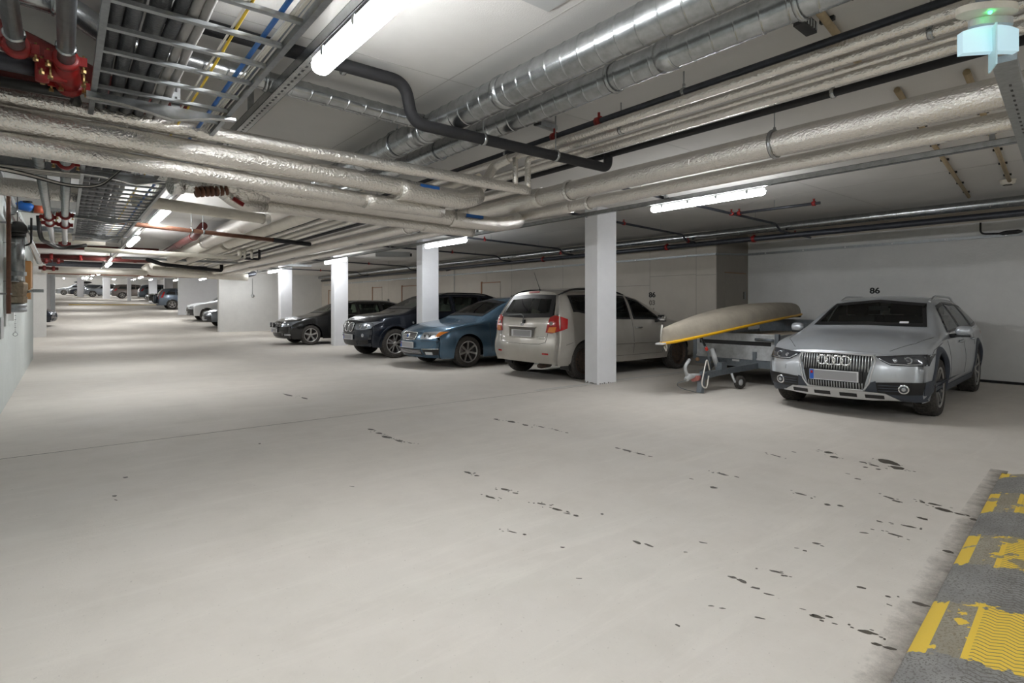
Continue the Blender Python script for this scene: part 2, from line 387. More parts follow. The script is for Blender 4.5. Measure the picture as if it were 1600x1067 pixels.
# stencilled bay numbers: stacked 86 / faded rows
def text_obj(s, size, loc, rot, m, label, parent=None, name='wall_number', ext=0.0015, sx=1.0):
    cu = bpy.data.curves.new(name, 'FONT'); cu.body = s; cu.size = size; cu.extrude = ext; cu.align_x = 'CENTER'; cu.align_y = 'CENTER'
    cu.offset = size*0.032
    t = bpy.data.objects.new(name, cu); COL.objects.link(t)
    dg = bpy.context.evaluated_depsgraph_get(); me = bpy.data.meshes.new_from_object(t.evaluated_get(dg))
    bpy.data.objects.remove(t); o = bpy.data.objects.new(name, me); COL.objects.link(o)
    me.materials.clear(); me.materials.append(m); o.location = loc; o.rotation_euler = rot; o.scale = (sx, 1, 1)
    if parent: o.parent = parent
    if label: tag(o, label, 'wall number')
    return o
def bay_number(x, y, z, h, lab, rows=3):
    r = (PI/2, 0, -PI/2); e = text_obj('86', h*1.35, (x-.002, y, z), r, M['ink'], lab, sx=1.15)
    for k, s in enumerate(['03', '01', '04'][:rows-1]):
        t = text_obj(s, h*1.25, (0, -h*1.5*(k+1), 0), (0, 0, 0), M['faded_ink'], None, e, 'faded_number')
    return e
bay_number(XW, 4.01, 1.53, .11, 'black stencilled 86 on the white wall above the silver estate car', 2)
bay_number(XN, 8.14, 1.50, .12, 'black stencilled 86 on the beige wall between people carrier and canoe', 3)
bay_number(XN, 13.3, 1.50, .12, 'black stencilled 86 on the beige wall behind the blue car roof', 1)
bay_number(XN, 21.6, 1.48, .12, 'small black number on the beige wall beside the far narrow door', 1)

# ------------------------------------------------------------------ lamps and the steel channel they hang on
def channel(p, q_, w_, h_, label, slots=True, name='lamp_channel', sy=None):
    """folded steel channel open upward: floor, two flanges, punched slots as dark inlays"""
    m_ = MB(); p, q_ = Vector(p), Vector(q_); x, z = p.x, p.z; t = .003
    m_.box(x-w_/2, p.y, z, x+w_/2, q_.y, z+t); m_.box(x-w_/2, p.y, z, x-w_/2+t, q_.y, z+h_); m_.box(x+w_/2-t, p.y, z, x+w_/2, q_.y, z+h_)
    m_.box(x-w_/2, p.y, z+h_-t, x-w_/2+.014, q_.y, z+h_); m_.box(x+w_/2-.014, p.y, z+h_-t, x+w_/2, q_.y, z+h_)
    o = tag(m_.build(name, M['galv']), label, 'cable channel')
    if slots:
        s_ = MB(); y = p.y+.1
        while y < min(q_.y, 16):
            s_.box(x-.006, y, z-.0012, x+.006, y+.028, z); y += .065
        tag(s_.build('slots', M['black'], o), kind='stuff')
    return o
C1 = channel((1.065, -7, 2.59), (1.065, 29, 2.59), .075, .06, 'long slotted steel channel carrying the lamps over the driveway')
C2 = channel((6.24, -7, 2.615), (6.24, 29.2, 2.615), .06, .055, 'long steel channel carrying the lamps along the columns', slots=False)
for y in (4.35, 7.6, 12, 16, 20, 24):
    q = MB(); q.box(1.04, y, 2.65, 1.075, y+.035, CZ); q.build('hanger_strut', M['galv_dull'], C1)
for y in (1.2, 4.55, 8.9, 12.6, 16.4, 20.6, 24.7):
    q = MB(); q.box(6.22, y, 2.67, 6.255, y+.035, CZ); q.build('hanger_strut', M['galv_dull'], C2)
def lamp(x, y0, y1, z, w_, label, group):
    """linear luminaire: housing, rounded diffuser, end caps, clips"""
    o = MB(); o.box(x-w_*.42, y0+.02, z+.055, x+w_*.42, y1-.02, z+.085); h = tag(o.build('tube_lamp', M['white_plastic']), label, 'ceiling lamp', group)
    d = MB(); rows = []
    prof = [(w_/2*math.cos(PI*k/10), -.055*math.sin(PI*k/10)**.7) for k in range(11)]
    for yy, s_ in ((y0, .35), (y0+.012, .8), (y0+.035, 1), (y1-.035, 1), (y1-.012, .8), (y1, .35)):
        rows.append([(x+a*s_, yy, z+.055+b*s_) for a, b in prof])
    d.grid(rows, True)
    d.build('diffuser', M['lamp'], h)
    if 1 < y0 < 4:
        for k in range(4):
            yy = y0+.2+(y1-y0-.4)*k/3
            for sg in (-1, 1): MB().box(x+sg*w_*.5, yy-.015, z+.035, x+sg*(w_*.5+.006), yy+.015, z+.08).build('clip', M['galv_dull'], h)
    return h
R1 = 'lamps over the driveway'; R2 = 'lamps along the columns'; R3 = 'lamps above the ramp'
for y, lab in [(-5.6, 'tube lamp behind the camera over the driveway'), (-2.2, 'second tube lamp behind the camera over the driveway'),
               (1.45, 'large glaring tube lamp nearest the camera at the top'), (8.75, 'tube lamp second nearest over the driveway, right of the cable ladder'),
               (12.7, 'tube lamp third over the driveway'), (20.6, 'small bright lamp above the ramp opening, next to last of its row'), (26.6, 'last lamp of the driveway row, right at the ramp opening')]:
    lamp(1.075, y, y+1.58, 2.485, .10, lab, R1)
for y, lab in [(-2.9, 'tube lamp out of frame on the column line'), (3.25, 'tube lamp right of the nearest column, brightest of its row'), (9.4, 'tube lamp at the column behind the blue car'),
               (15.55, 'tube lamp at the column left of the dark crossover'), (21.7, 'tube lamp at the fourth column'), (27.05, 'farthest small tube lamp in front of the white cross wall')]:
    lamp(6.30, y, y+1.6, 2.525, .085, lab, R2)
for k, (x, y) in enumerate([(3.3, 36.2), (1.1, 33), (1.1, 43), (5, 86), (1.5, 93), (-2, 94), (4.2, 94), (7.5, 72), (7, 90), (1.1, 52), (1.6, 62), (2.2, 72), (2.0, 84), (6.3, 36), (6.3, 46), (6.0, 58), (5.6, 68), (4.4, 78), (0, 90), (-3, 36), (-2.5, 80), (-3, 24)]):  # some of these lamps are added to brighten the end wall and ramp wall
    lamp(x, y, y+1.6, ceil_z(y)-.16, .12, 'small lamp under the slab beyond the ramp opening, seen edge on', R3)
# ------------------------------------------------------------------ ducts and pipes under the slab
FAR = 27.5
dA = spiral_duct((2.24, -5, 2.64), (2.24, 6.3, 2.64), .101, 'larger shiny spiral duct running from the top edge, left of its twin')
dB = spiral_duct((2.66, -5, 2.66), (2.66, 6.6, 2.66), .083, 'slimmer shiny spiral duct close right of the larger one')
for o, x, r, z, ys in ((dA, 2.24, .101, 2.64, (0.9, 4.4)), (dB, 2.66, .083, 2.66, (1.2, 2.33, 4.4))):
    hangers(o, [((x, y), (0, 1, 0)) for y in ys], r, z)
collar(dA, (2.24, 2.9, 2.64), (0, 1, 0), .101); collar(dB, (2.66, 1.93, 2.66), (0, 1, 0), .083, .05); collar(dA, (2.24, 3.95, 2.64), (0, 1, 0), .101, .07)
dC = spiral_duct((0.35, 3.72, 2.68), (2.18, 3.87, 2.68), .06, 'narrow spiral duct crossing left to right into the larger duct', .13)
hangers(dC, [((1.0, 3.77), (1, 0, 0))], .06, 2.68)
q = MB(); q.tube(fillet([(-.57, 3.42, 2.70), (-.02, 3.44, 2.70), (.20, 3.70, 2.69), (.42, 3.73, 2.68)], .12), .062, 24)
o = tag(q.build('duct_elbow', M['galv']), 'shiny segmented duct elbow at the upper left behind the red pipe', 'duct')
for t in ((-.25, 3.43), (-.03, 3.45)): collar(o, (*t, 2.70), (1, 0, 0), .062, .02)
o = plain_pipe([(2.24, 3.87, 2.66), (2.24, 3.87, 2.60)], .07, 'round saddle joint between narrow duct and larger duct', 'galv', 'duct_saddle', n=20, cat='duct')

foil_pipe([(-.565, 3.89, 2.33), (3.40, 4.03, 2.33)], .046, 'slim foil-wrapped pipe, uppermost of the three crossing in front', group=None, m='foil')
o = foil_pipe([(3.385, 4.02, 2.33), (3.385, 4.02, 2.62), (3.391, 3.7, 2.62), (3.391, -5, 2.62)], .030, 'foil-wrapped pipe rising at its end and running back to the top right, middle of three')
hangers(o, [((3.391, 2.9), (0, 1, 0)), ((3.391, 0.9), (0, 1, 0))], .030, 2.62)
foil_pipe([(3.22, 4.0, 2.36), (3.22, 4.0, 2.60)], .026, 'short upright foil-wrapped stub between the crossing pipe and the ones above', name='pipe_stub')
b1 = foil_pipe([(-.565, 3.86, 2.212), (2.2, 4.13, 2.212)], .070, 'thick foil-wrapped pipe crossing from the left edge, middle of the front three', wob=.02)
foil_pipe(parent=b1, pts=[(2.1, 4.12, 2.19), (2.78, 4.2, 2.19), (2.96, 4.23, 2.27)], r=.086, label= 'fat foil sleeve with a blue label at the end of the thick crossing pipe', name='pipe_sleeve', bend=.1)
foil_pipe(parent=b1, pts=[(2.93, 4.22, 2.26), (3.08, 4.27, 2.40), (3.20, 4.3, 2.58), (3.233, 4.1, 2.62)], r=.045, label='', name='pipe_elbow')
b2 = foil_pipe([(-.565, 3.83, 2.088), (1.9, 4.2, 2.088)], .053, 'lower foil-wrapped pipe crossing just under the thickest one')
foil_pipe(parent=b2, pts=[(1.85, 4.19, 2.08), (2.6, 4.27, 2.085)], r=.06, label= 'foil sleeve end of the lower crossing pipe', name='pipe_sleeve')
q = MB(); q.beam((2.28, 4.066, 2.235), (2.47, 4.085, 2.235), .004, .030); q.build('pipe_label', M['blue_sign'], b1)
foil_pipe([(3.233, 21, 2.62), (3.233, -5, 2.62)], .033, 'foil-wrapped pipe running back to the top right, upper of three')
foil_pipe([(3.668, 21, 2.62), (3.668, -5, 2.62)], .036, 'foil-wrapped pipe running back to the top right, lowest of three', wob=.025)
foil_pipe([(3.86, 9, 2.42), (3.86, -.5, 2.42)][::1] if False else [(3.525, 4.8, 2.61), (3.525, -5, 2.61)], .016, 'very thin foil pipe squeezed between the bundled foil pipes')
dp = plain_pipe([(3.27, FAR, 2.69), (3.27, -5, 2.69)], .025, 'dark painted sprinkler main above the bundled foil pipes', 'dark_pipe')
hangers(dp, [((3.27, y), (0, 1, 0)) for y in (2.25, 4.2, 7, 11, 15)], .025, 2.69)
for y, lab in ((3.53, 'red sprinkler outlet on the dark main, at the black drain'), (3.02, 'red sprinkler outlet on the dark main, right of the black drain')):
    e = empty('sprinkler_tee', (3.27, y, 2.69), lab, 'sprinkler')
    q = MB(); q.lathe([(.025, -.025), (.038, -.025), (.038, .025), (.025, .025)], (3.27, y, 2.69), (0, 1, 0), 14); q.build('saddle', M['red'], e)
    q = MB(); q.tube([(3.27, y, 2.655), (3.27, y, 2.76)], .011, 8); q.tube([(3.26, y-.035, 2.66), (3.26, y+.035, 2.66)], .010, 8); q.build('outlet', M['red'], e)
bp = plain_pipe([(3.872, 17, 2.62), (3.872, -5, 2.62)], .026, 'black insulated pipe running back to the top right beside the foil pipes', 'rubber_ins')
hangers(bp, [((3.872, 1.55), (0, 1, 0)), ((3.872, 5.2), (0, 1, 0))], .026, 2.62)
# insulated pair over the bays, with flared sleeve joints
f4 = foil_pipe([(4.21, 23, 2.475), (4.21, -5, 2.475)], .096, 'thick foil-wrapped pipe running back to the right edge, larger of the pair', wob=.015)
f5 = foil_pipe([(4.55, 23, 2.39), (4.55, -5, 2.39)], .062, 'foil-wrapped pipe below the thick one, smaller of the pair', wob=.015)
for o, x, z, r, ys in ((f4, 4.21, 2.475, .096, (4.30, 7.9)), (f5, 4.55, 2.39, .062, (4.35, 6.9))):
    for y in ys: collar(o, (x, y, z), (0, 1, 0), r*1.09, .022, 'tape', 'sleeve_joint')
hangers(f4, [((4.21, 2.1), (0, 1, 0)), ((4.21, 6.4), (0, 1, 0))], .096, 2.475)
q = MB()
for x, z, r, y0, y1 in ((4.21, 2.5, .108, 4.9, 5.9), (4.51, 2.42, .07, 4.7, 5.6)):
    pass
foil_pipe(parent=f4, pts=[(4.21, 6.1, 2.475), (4.21, 4.75, 2.475)], r=.110, label= 'thicker foil sleeve on the larger of the pair, left of the nearest column', name='pipe_sleeve')
foil_pipe(parent=f5, pts=[(4.55, 5.5, 2.39), (4.55, 4.62, 2.39)], r=.074, label= 'thicker foil sleeve on the smaller of the pair, left of the nearest column', name='pipe_sleeve')
foil_pipe([(4.04, 23, 2.58), (4.04, 4.9, 2.58)], .05, 'foil-wrapped pipe behind the pair, left of it', wob=.015)
# lower crossing pair with the valve knot at its left end
b3 = foil_pipe([(1.05, 5.02, 2.22), (3.30, 5.17, 2.20)], .080, 'foil-wrapped pipe crossing at mid height left of the second column lamp')
foil_pipe(parent=b3, pts=[(3.25, 5.17, 2.19), (3.95, 5.23, 2.19), (4.38, 5.35, 2.29), (4.54, 5.7, 2.39)], r=.082, label= 'foil elbow with a blue label joining the crossing pipe to the pair', name='pipe_elbow', bend=.14)
b4 = foil_pipe([(1.22, 5.10, 2.11), (3.45, 5.36, 2.11)], .052, 'slimmer foil-wrapped pipe hugging the underside of the crossing pipe')
foil_pipe(parent=b4, pts=[(3.0, 5.32, 2.105), (3.7, 5.40, 2.11)], r=.064, label= 'short foil sleeve under the blue label elbow', name='pipe_sleeve')
q = MB(); q.beam((3.42, 5.095, 2.235), (3.66, 5.115, 2.235), .004, .034); q.build('pipe_label', M['blue_sign'], b3)
e = empty('valve_cluster', (1.1, 5.05, 2.15), 'knotted foil-wrapped valve joint with dark ribbed piece and red tag', 'valve')
q = MB(); q.tube(fillet([(.55, 4.95, 2.28), (.85, 5.0, 2.26), (1.10, 5.02, 2.20), (1.35, 5.06, 2.20)], .1), .085, 18); q.tube(fillet([(.9, 4.95, 2.22), (1.12, 5.02, 2.08), (1.35, 5.1, 2.10)], .08), .05, 14)
q.tube([(1.12, 5.05, 2.34), (1.12, 5.02, 2.10)], [.10, .085], 16); q.build('insulation', M['foil'], e)
q = MB(); q.tube([(.70, 4.92, 2.17), (.86, 4.97, 2.18)], .055, 14); q.tube([(.62, 4.90, 2.155), (.70, 4.92, 2.17)], .07, 14); q.build('insulated_cap', M['tape'], e)
for k in range(7):
    q = MB(); c = (.80+.035*k, 4.90+.008*k, 2.125+.008*k); q.lathe([(.001, -.008), (.042, -.008), (.042, .008), (.001, .008)], c, (1, .2, .25), 10); q.build('cooling_rib', M['rust'], e)
q = MB(); q.beam((1.06, 4.92, 2.11), (1.14, 4.94, 2.07), .02, .03); q.build('red_tag', M['red'], e)
# insulated ducts farther down the driveway
foil_pipe([(.6, 7.45, 2.42), (2.15, 8.02, 2.42)], .068, 'pale foil pipe crossing behind the ribbed valve, taped at its right end', m='foil_old')
q = MB(); q.lathe([(.001, .02), (.05, .02), (.075, 0), (.075, -.08)], (2.16, 8.02, 2.42), (1, .3, 0), 18); tag(q.build('taped_cap', M['tape']), 'shiny taped cap of the pale crossing foil pipe', 'pipe cap')
foil_pipe([(2.35, 7.4, 2.62), (2.35, 13.2, 2.62)], .15, 'fat foil-wrapped duct over the driveway, left one', m='foil', step=.12, wob=.01)
foil_pipe([(2.80, 6.6, 2.62), (2.80, 13.4, 2.62)], .13, 'fat foil-wrapped duct over the driveway, right one', m='foil_old', step=.12, wob=.01)
foil_pipe([(2.35, 13.3, 2.60), (2.35, 22, 2.60)], .15, 'far stretch of the left fat insulated duct', m='foil_old', step=.2, wob=.01)
foil_pipe([(2.80, 13.6, 2.60), (2.80, 22, 2.60)], .13, 'far stretch of the right fat insulated duct', m='foil_old', step=.2, wob=.01)
for x, r, z, lab in ((3.45, .04, 2.62, 'pale foil pipe far down the bundle, beyond the stepped drain'),):
    foil_pipe([(x, 4.9, z), (x, 21, z)], r, lab, m='foil_old', step=.2, wob=.02)
rp = MB(); rp.tube(fillet([(2.0, 11.6, 2.72), (2.0, 12.4, 2.62), (2.02, 17.2, 2.62)], .1), .07, 14); o = tag(rp.build('pipe', M['dark_red']), 'dark red pipe running away beside the fat duct', 'pipe')
collar(o, (2.0, 12.6, 2.62), (0, 1, 0), .072, .04, 'red', 'coupling'); collar(o, (2.02, 14.6, 2.62), (0, 1, 0), .072, .04, 'dark_red', 'coupling')

# pipes crossing farther back, near to far
o = plain_pipe([(.45, 9.55, 2.42), (2.95, 10.48, 2.42)], .034, 'rust-brown pipe crossing in front of the fat ducts', 'rust')
hangers(o, [((1.72, 10.02), (1, .37, 0)), ((1.55, 9.96), (1, .37, 0))], .034, 2.42)
plain_pipe([(2.9, 10.46, 2.42), (3.65, 10.74, 2.42)], .040, 'black insulated end of the rust-brown crossing pipe', 'rubber_ins')
o = plain_pipe([(.3, 13.1, 2.30), (3.0, 13.3, 2.30), (3.0, 13.3, 2.5)], .045, 'cream pipe crossing below the fat ducts and turning up', 'cream_pipe')
for k, x in enumerate((3.1, 3.24, 3.4)):
    plain_pipe([(x, 13.3, 2.29), (x, 13.3, 2.5)], .028, 'upright pipe stub beside the cream crossing pipe, %s' % ('left', 'middle', 'right')[k], 'foil_old' if k < 2 else 'rubber_ins', name='pipe_stub')
plain_pipe([(3.1, 13.3, 2.29), (3.4, 13.32, 2.29)], .026, 'black short link under the upright stubs', 'rubber_ins')
q = MB(); q.box(1.2, 18.1, 2.50, 6.2, 18.2, 2.56); tag(q.build('cable_tray', M['galv_dull']), 'flat steel tray crossing the driveway far back', 'cable tray')
plain_pipe([(1.6, 16.3, 2.38), (2.0, 17.0, 2.32), (3.75, 18.9, 2.32), (3.75, 18.9, 2.5)], .05, 'black insulated pipe dipping and rising, far down the driveway', 'rubber_ins')
plain_pipe([(1.9, 17.9, 2.28), (3.4, 19.2, 2.28)], .045, 'pale pipe below the far black pipe', 'cream_pipe')
o = plain_pipe([(-.55, 18.2, 2.735), (2.0, 17.8, 2.735)], .06, 'dark red pipe crossing the driveway, higher', 'dark_red')
o = plain_pipe([(-.55, 22.0, 2.735), (2.6, 21.7, 2.735)], .082, 'thick dark red pipe crossing near the ramp opening', 'dark_red')
for x in (-.3, .4, 1.1, 1.8): collar(o, (x, 21.88, 2.735), (1, 0, 0), .084, .04, 'red', 'coupling')
plain_pipe([(-.5, 25.9, 2.72), (3.3, 25.4, 2.72)], .05, 'dark pipe crossing near the ramp opening', 'dark_pipe')
plain_pipe([(-.55, 22.6, 2.37), (2.2, 22.7, 2.37)], .095, 'pale foil pipe crossing right before the ramp opening', 'foil_old')
plain_pipe([(-.55, 24.6, 2.73), (5.0, 24.6, 2.73)], .06, 'dark pipe behind the pale one before the ramp opening', 'dark_pipe')
foil_pipe([(2.15, 22.7, 2.62), (2.3, 22.75, 2.42), (5.4, 22.75, 2.33)], .135, 'fat pale foil duct crossing low before the white cross wall', m='foil_old', step=.2, wob=.012, bend=.25)
plain_pipe([(5.2, 22.75, 2.36), (5.75, 23.2, 2.5), (6.0, 24.5, 2.6)], .09, 'dark elbow at the right end of the fat pale duct', 'dark_pipe', name='pipe_elbow')
for k, (x, y, z, r) in enumerate([(2.6, 24, 2.6, .06), (3.3, 24, 2.62, .05), (4.1, 24.5, 2.6, .06), (4.9, 24.5, 2.62, .05)]):
    plain_pipe([(x, 19.5, z), (x, y+5, z)], r, 'pale pipe running away above the fat pale duct, %s' % ('first from left', 'second from left', 'third from left', 'rightmost')[k], 'foil_old')
plain_pipe([(-.5, 28.6, 2.55), (5.6, 28.6, 2.55)], .05, 'brown pipe right at the ramp opening', 'rust')

# black drain with the swan neck
sp = [(-.45, 3.40, 2.75), (1.80, 3.42, 2.75), (1.80, 3.42, 2.50), (3.83, 3.46, 2.50), (3.83, 3.46, 2.60)]
q = MB(); q.tube(fillet([(.36, 3.40, 2.755), (1.80, 3.42, 2.755), (1.86, 3.43, 2.50), (3.86, 3.46, 2.50), (3.872, 3.46, 2.63)], .10, 8), .041, 16)
o = tag(q.build('drain_pipe', M['rubber_ins']), 'black insulated drain stepping down behind the large lamp', 'pipe')
for x, z, d in ((1.38, 2.755, 1), (2.46, 2.50, 1), (3.20, 2.50, 1)):
    q = MB(); q.lathe([(.043, -.012), (.048, -.012), (.048, .012), (.043, .012)], (x, 3.44, z), (1, 0, 0), 16); q.build('pipe_clamp', M['galv'], o)
    q = MB(); q.tube([(x, 3.44, z+.04), (x, 3.44, CZ)], .005, 6); q.build('hanger_rod', M['galv_dull'], o)

# ------------------------------------------------------------------ sprinkler branches over the bays
def sprinkler_line(pts, label, heads=(), caps=()):
    ends = [Vector(p) for p in pts]
    if abs(ends[0].x-ends[1].x) > 3:       # passes over the lamp channel, then drops to the wall main
        a, b = ends; a.z = b.z = 2.70; a.y += .15; b.y += .15; k1 = a.lerp(b, (9.85-a.x)/(b.x-a.x)); k2 = a.lerp(b, (10.05-a.x)/(b.x-a.x)); k2.z = 2.59; b.z = 2.585 if b.x < 10.6 else 2.59
        o = plain_pipe([a, k1, k2, b], .021, label, 'dark_pipe', bend=.06); pts = [a, k1]; heads = [(x, a.y+(b.y-a.y)*(x-a.x)/(b.x-a.x), 2.70 if x < 9.8 else 2.59) for x, y, z in heads]
    else: o = plain_pipe(pts, .021, label, 'dark_pipe')
    for (x, y, z) in heads:
        q = MB(); q.lathe([(.021, -.022), (.034, -.022), (.034, .022), (.021, .022)], (x, y, z), Vector(pts[1])-Vector(pts[0]), 12); q.tube([(x, y, z), (x, y, z+.06)], .012, 8)
        q.lathe([(.001, .06), (.02, .062), (.02, .066), (.001, .068)], (x, y, z), (0, 0, 1), 10); q.build('sprinkler_head', M['red'], o)
    n = int((Vector(pts[1])-Vector(pts[0])).length/2.2)+1
    for k in range(1, n+1):
        c = Vector(pts[0]).lerp(Vector(pts[1]), (k-.5)/n)
        q = MB(); q.tube([c, (c.x, c.y, CZ)], .004, 6); q.build('hanger_rod', M['galv_dull'], o)
    return o
sprinkler_line([(4.95, 4.40, 2.64), (11.45, 4.85, 2.64)], 'dark sprinkler branch crossing above the trailer to the white wall', [(8.2, 4.62, 2.64), (10.7, 4.8, 2.64)])
sprinkler_line([(8.25, 4.76, 2.70), (8.32, 3.50, 2.70)], 'short sprinkler side branch toward the right lamp', [(8.31, 3.58, 2.70), (8.26, 4.68, 2.70)])
sprinkler_line([(4.6, 5.95, 2.64), (10.45, 6.75, 2.64)], 'dark sprinkler branch passing behind the nearest column', [(7.7, 6.37, 2.64), (10.1, 6.70, 2.64)])
sprinkler_line([(4.95, 9.5, 2.62), (10.45, 10.4, 2.62)], 'dark sprinkler branch behind the second column lamp', [(7.2, 9.87, 2.62), (9.9, 10.3, 2.62)])
sprinkler_line([(4.9, 12.4, 2.62), (10.45, 13.0, 2.62)], 'dark sprinkler branch across the bay of the dark crossover', [(8.2, 13.76, 2.62)])
sprinkler_line([(4.9, 17.3, 2.62), (10.45, 18.6, 2.62)], 'dark sprinkler branch across the bay of the black estate car', [(8.2, 18.07, 2.62), (6.9, 17.77, 2.62)])
sprinkler_line([(4.9, 22.3, 2.62), (10.45, 23.0, 2.62)], 'farthest dark sprinkler branch over the bays', [(8.2, 22.72, 2.62)])
wd = spiral_duct((10.30, -5, 2.70), (10.30, 28.9, 2.70), .072, 'long shiny spiral duct high along the back of the bays', .19, n=18)
wp = plain_pipe([(10.42, -5, 2.545), (10.42, 28.9, 2.545)], .05, 'dark pipe just below the long wall duct', 'dark_pipe')
for y in (5.6, 7.6, 9.5, 11.7): 
    q = MB(); q.lathe([(.05, -.03), (.068, -.03), (.068, .03), (.05, .03)], (10.42, y, 2.545), (0, 1, 0), 12); q.tube([(10.42, y, 2.48), (10.42, y, 2.62)], .02, 8); q.build('coupling', M['red'], wp)
# perforated cable rails on the walls
def wall_rail(p, q_, label, n):
    m_ = MB(); m_.beam(p, q_, .03, .045); o = tag(m_.build('cable_rail', M['galv_dull']), label, 'cable rail')
    for k in range(n):
        c = Vector(p).lerp(Vector(q_), (k+.5)/n); s_ = MB(); s_.box(c.x-.03, c.y-.012, c.z-.012, c.x-.014, c.y+.012, c.z+.012); s_.build('screw', M['white_plastic'], o)
    return o
wall_rail((XW-.016, -3, 2.385), (XW-.016, 6.48, 2.385), 'thin grey rail along the white wall above the silver estate car', 12)
wall_rail((XN-.016, 6.5, 2.33), (XN-.016, 28.9, 2.33), 'thin grey rail along the beige panelled wall', 16)
q = MB(); q.beam((XN, 6.485, 2.33), (XW, 6.485, 2.385), .02, .04); tag(q.build('cable_rail', M['galv_dull']), 'short grey rail across the dark niche face', 'cable rail')
# tan conduits on the slab
def conduit(p, q_, label, r=.022):
    o = plain_pipe([p, q_], r, label, 'tan', name='conduit', n=8)
    n = max(2, int((Vector(p)-Vector(q_)).length/.7))
    for k in range(n):
        c = Vector(p).lerp(Vector(q_), (k+.5)/n); s_ = MB(); s_.box(c.x-.012, c.y-r-.015, c.z+.0, c.x+.012, c.y+r+.015, c.z+r+.0005); s_.build('saddle_clip', M['black'], o)
conduit((4.7, 1.45, CZ-.024), (10.1, 2.23, CZ-.024), 'tan conduit on the slab above the silver estate car, left one')
conduit((4.7, 1.05, CZ-.024), (9.2, 1.63, CZ-.024), 'tan conduit on the slab at the right edge, ending at the smoke detector')
conduit((3.0, 1.30, CZ-.024), (4.1, 1.46, CZ-.024), 'short tan conduit between spiral duct and foil pipes')
e = empty('smoke_detector', (9.27, 1.66, CZ-.05), 'small white smoke detector on the slab at the right', 'detector')
q = MB(); q.lathe([(.001, -.012), (.05, -.01), (.075, .01), (.08, .045), (.09, .05)], (9.27, 1.66, CZ-.05), (0, 0, 1), 18); q.build('housing', M['cream_pipe'], e)
q = MB(); q.lathe([(.03, -.014), (.048, -.012), (.048, .002)], (9.27, 1.66, CZ-.052), (0, 0, 1), 16); q.build('vent_ring', M['black'], e)
e = empty('loudspeaker', (3.10, 1.38, 2.72), 'small black louvred box hung under the slab beside the tan conduit', 'loudspeaker')
q = MB(); q.obox((3.10, 1.38, 2.755), (1, .05, 0), (0, 1, 0), (0, 0, 1), .085, .028, .03); q.build('body', M['black'], e)
for k in range(5):
    q = MB(); q.box(3.03+k*.032, 1.348, 2.735, 3.045+k*.032, 1.354, 2.775); q.build('grille_slot', M['galv_dull'], e)
q = MB(); q.box(3.09, 1.37, 2.785, 3.11, 1.39, CZ); q.build('bracket', M['galv'], e)
e = empty('junction_box', (3.22, 3.57, 2.79), 'small dark box under the slab beside the red sprinkler outlet', 'box')
q = MB(); q.beam((3.12, 3.57, 2.79), (3.34, 3.60, 2.79), .06, .04); q.build('body', M['galv_dull'], e)
q = MB(); q.beam((3.10, 3.568, 2.79), (3.125, 3.571, 2.79), .064, .044); q.build('end_cap', M['black'], e)
q = MB(); q.box(1.66, 2.03, CZ-.012, 2.02, 2.23, CZ); tag(q.build('ceiling_plate', M['grey_plastic']), 'flat grey plate on the slab at the top edge', 'plate')
e = empty('fan_unit', (6.75, 14.2, 2.55), 'dark louvred ventilation box under the slab left of the second column', 'ventilation unit')
q = MB(); q.beam((6.45, 13.9, 2.62), (7.25, 13.5, 2.62), .35, .12); q.build('housing', M['grey_plastic'], e)
q = MB(); q.beam((6.48, 13.71, 2.60), (6.84, 13.53, 2.60), .02, .08); q.build('louvre', M['black'], e)
q = MB(); q.beam((6.88, 13.51, 2.60), (7.22, 13.34, 2.60), .02, .08); q.build('louvre', M['black'], e)
# cable drop with inline fitting on the white wall
e = empty('cable_drop', (11.78, 2.3, 2.42), 'black flexible cable with a fat inline fitting on the white wall', 'cable')
q = MB(); q.tube(fillet([(11.78, 2.45, 2.62), (11.78, 2.45, 2.43), (11.78, 2.22, 2.415)], .07), .014, 8); q.build('hose', M['black'], e)
q = MB(); q.tube([(11.78, 2.22, 2.415), (11.78, 2.17, 2.415), (11.78, 2.12, 2.42), (11.78, 1.98, 2.425), (11.78, 1.93, 2.425)], [.012, .03, .034, .034, .012], 12); q.build('inline_fitting', M['black'], e)
e = empty('wall_microphone', (10.55, 16.7, 2.5), 'thin hooked cable with a dark sensor on the beige wall left of the blue car', 'sensor')
q = MB(); q.tube(fillet([(10.57, 16.5, 1.3), (10.57, 16.5, 2.56), (10.57, 16.8, 2.53)], .12), .008, 6); q.build('cable', M['galv_dull'], e)
q = MB(); q.tube([(10.57, 16.72, 2.53), (10.57, 16.76, 2.53), (10.57, 17.0, 2.51)], [.012, .035, .035], 10); q.build('sensor_body', M['black'], e)
e = empty('pull_switch', (7.19, 29.36, 1.7), 'grey round switch box with a thin cable on the far white wall', 'switch')
q = MB(); q.lathe([(.001, 0), (.07, 0), (.07, .05)], (7.19, 29.34, 1.75), (0, 1, 0), 14); q.build('box', M['grey_plastic'], e)
q = MB(); q.tube([(7.19, 29.38, 1.8), (7.19, 29.38, 2.6)], .012, 6); q.build('cable', M['grey_plastic'], e)

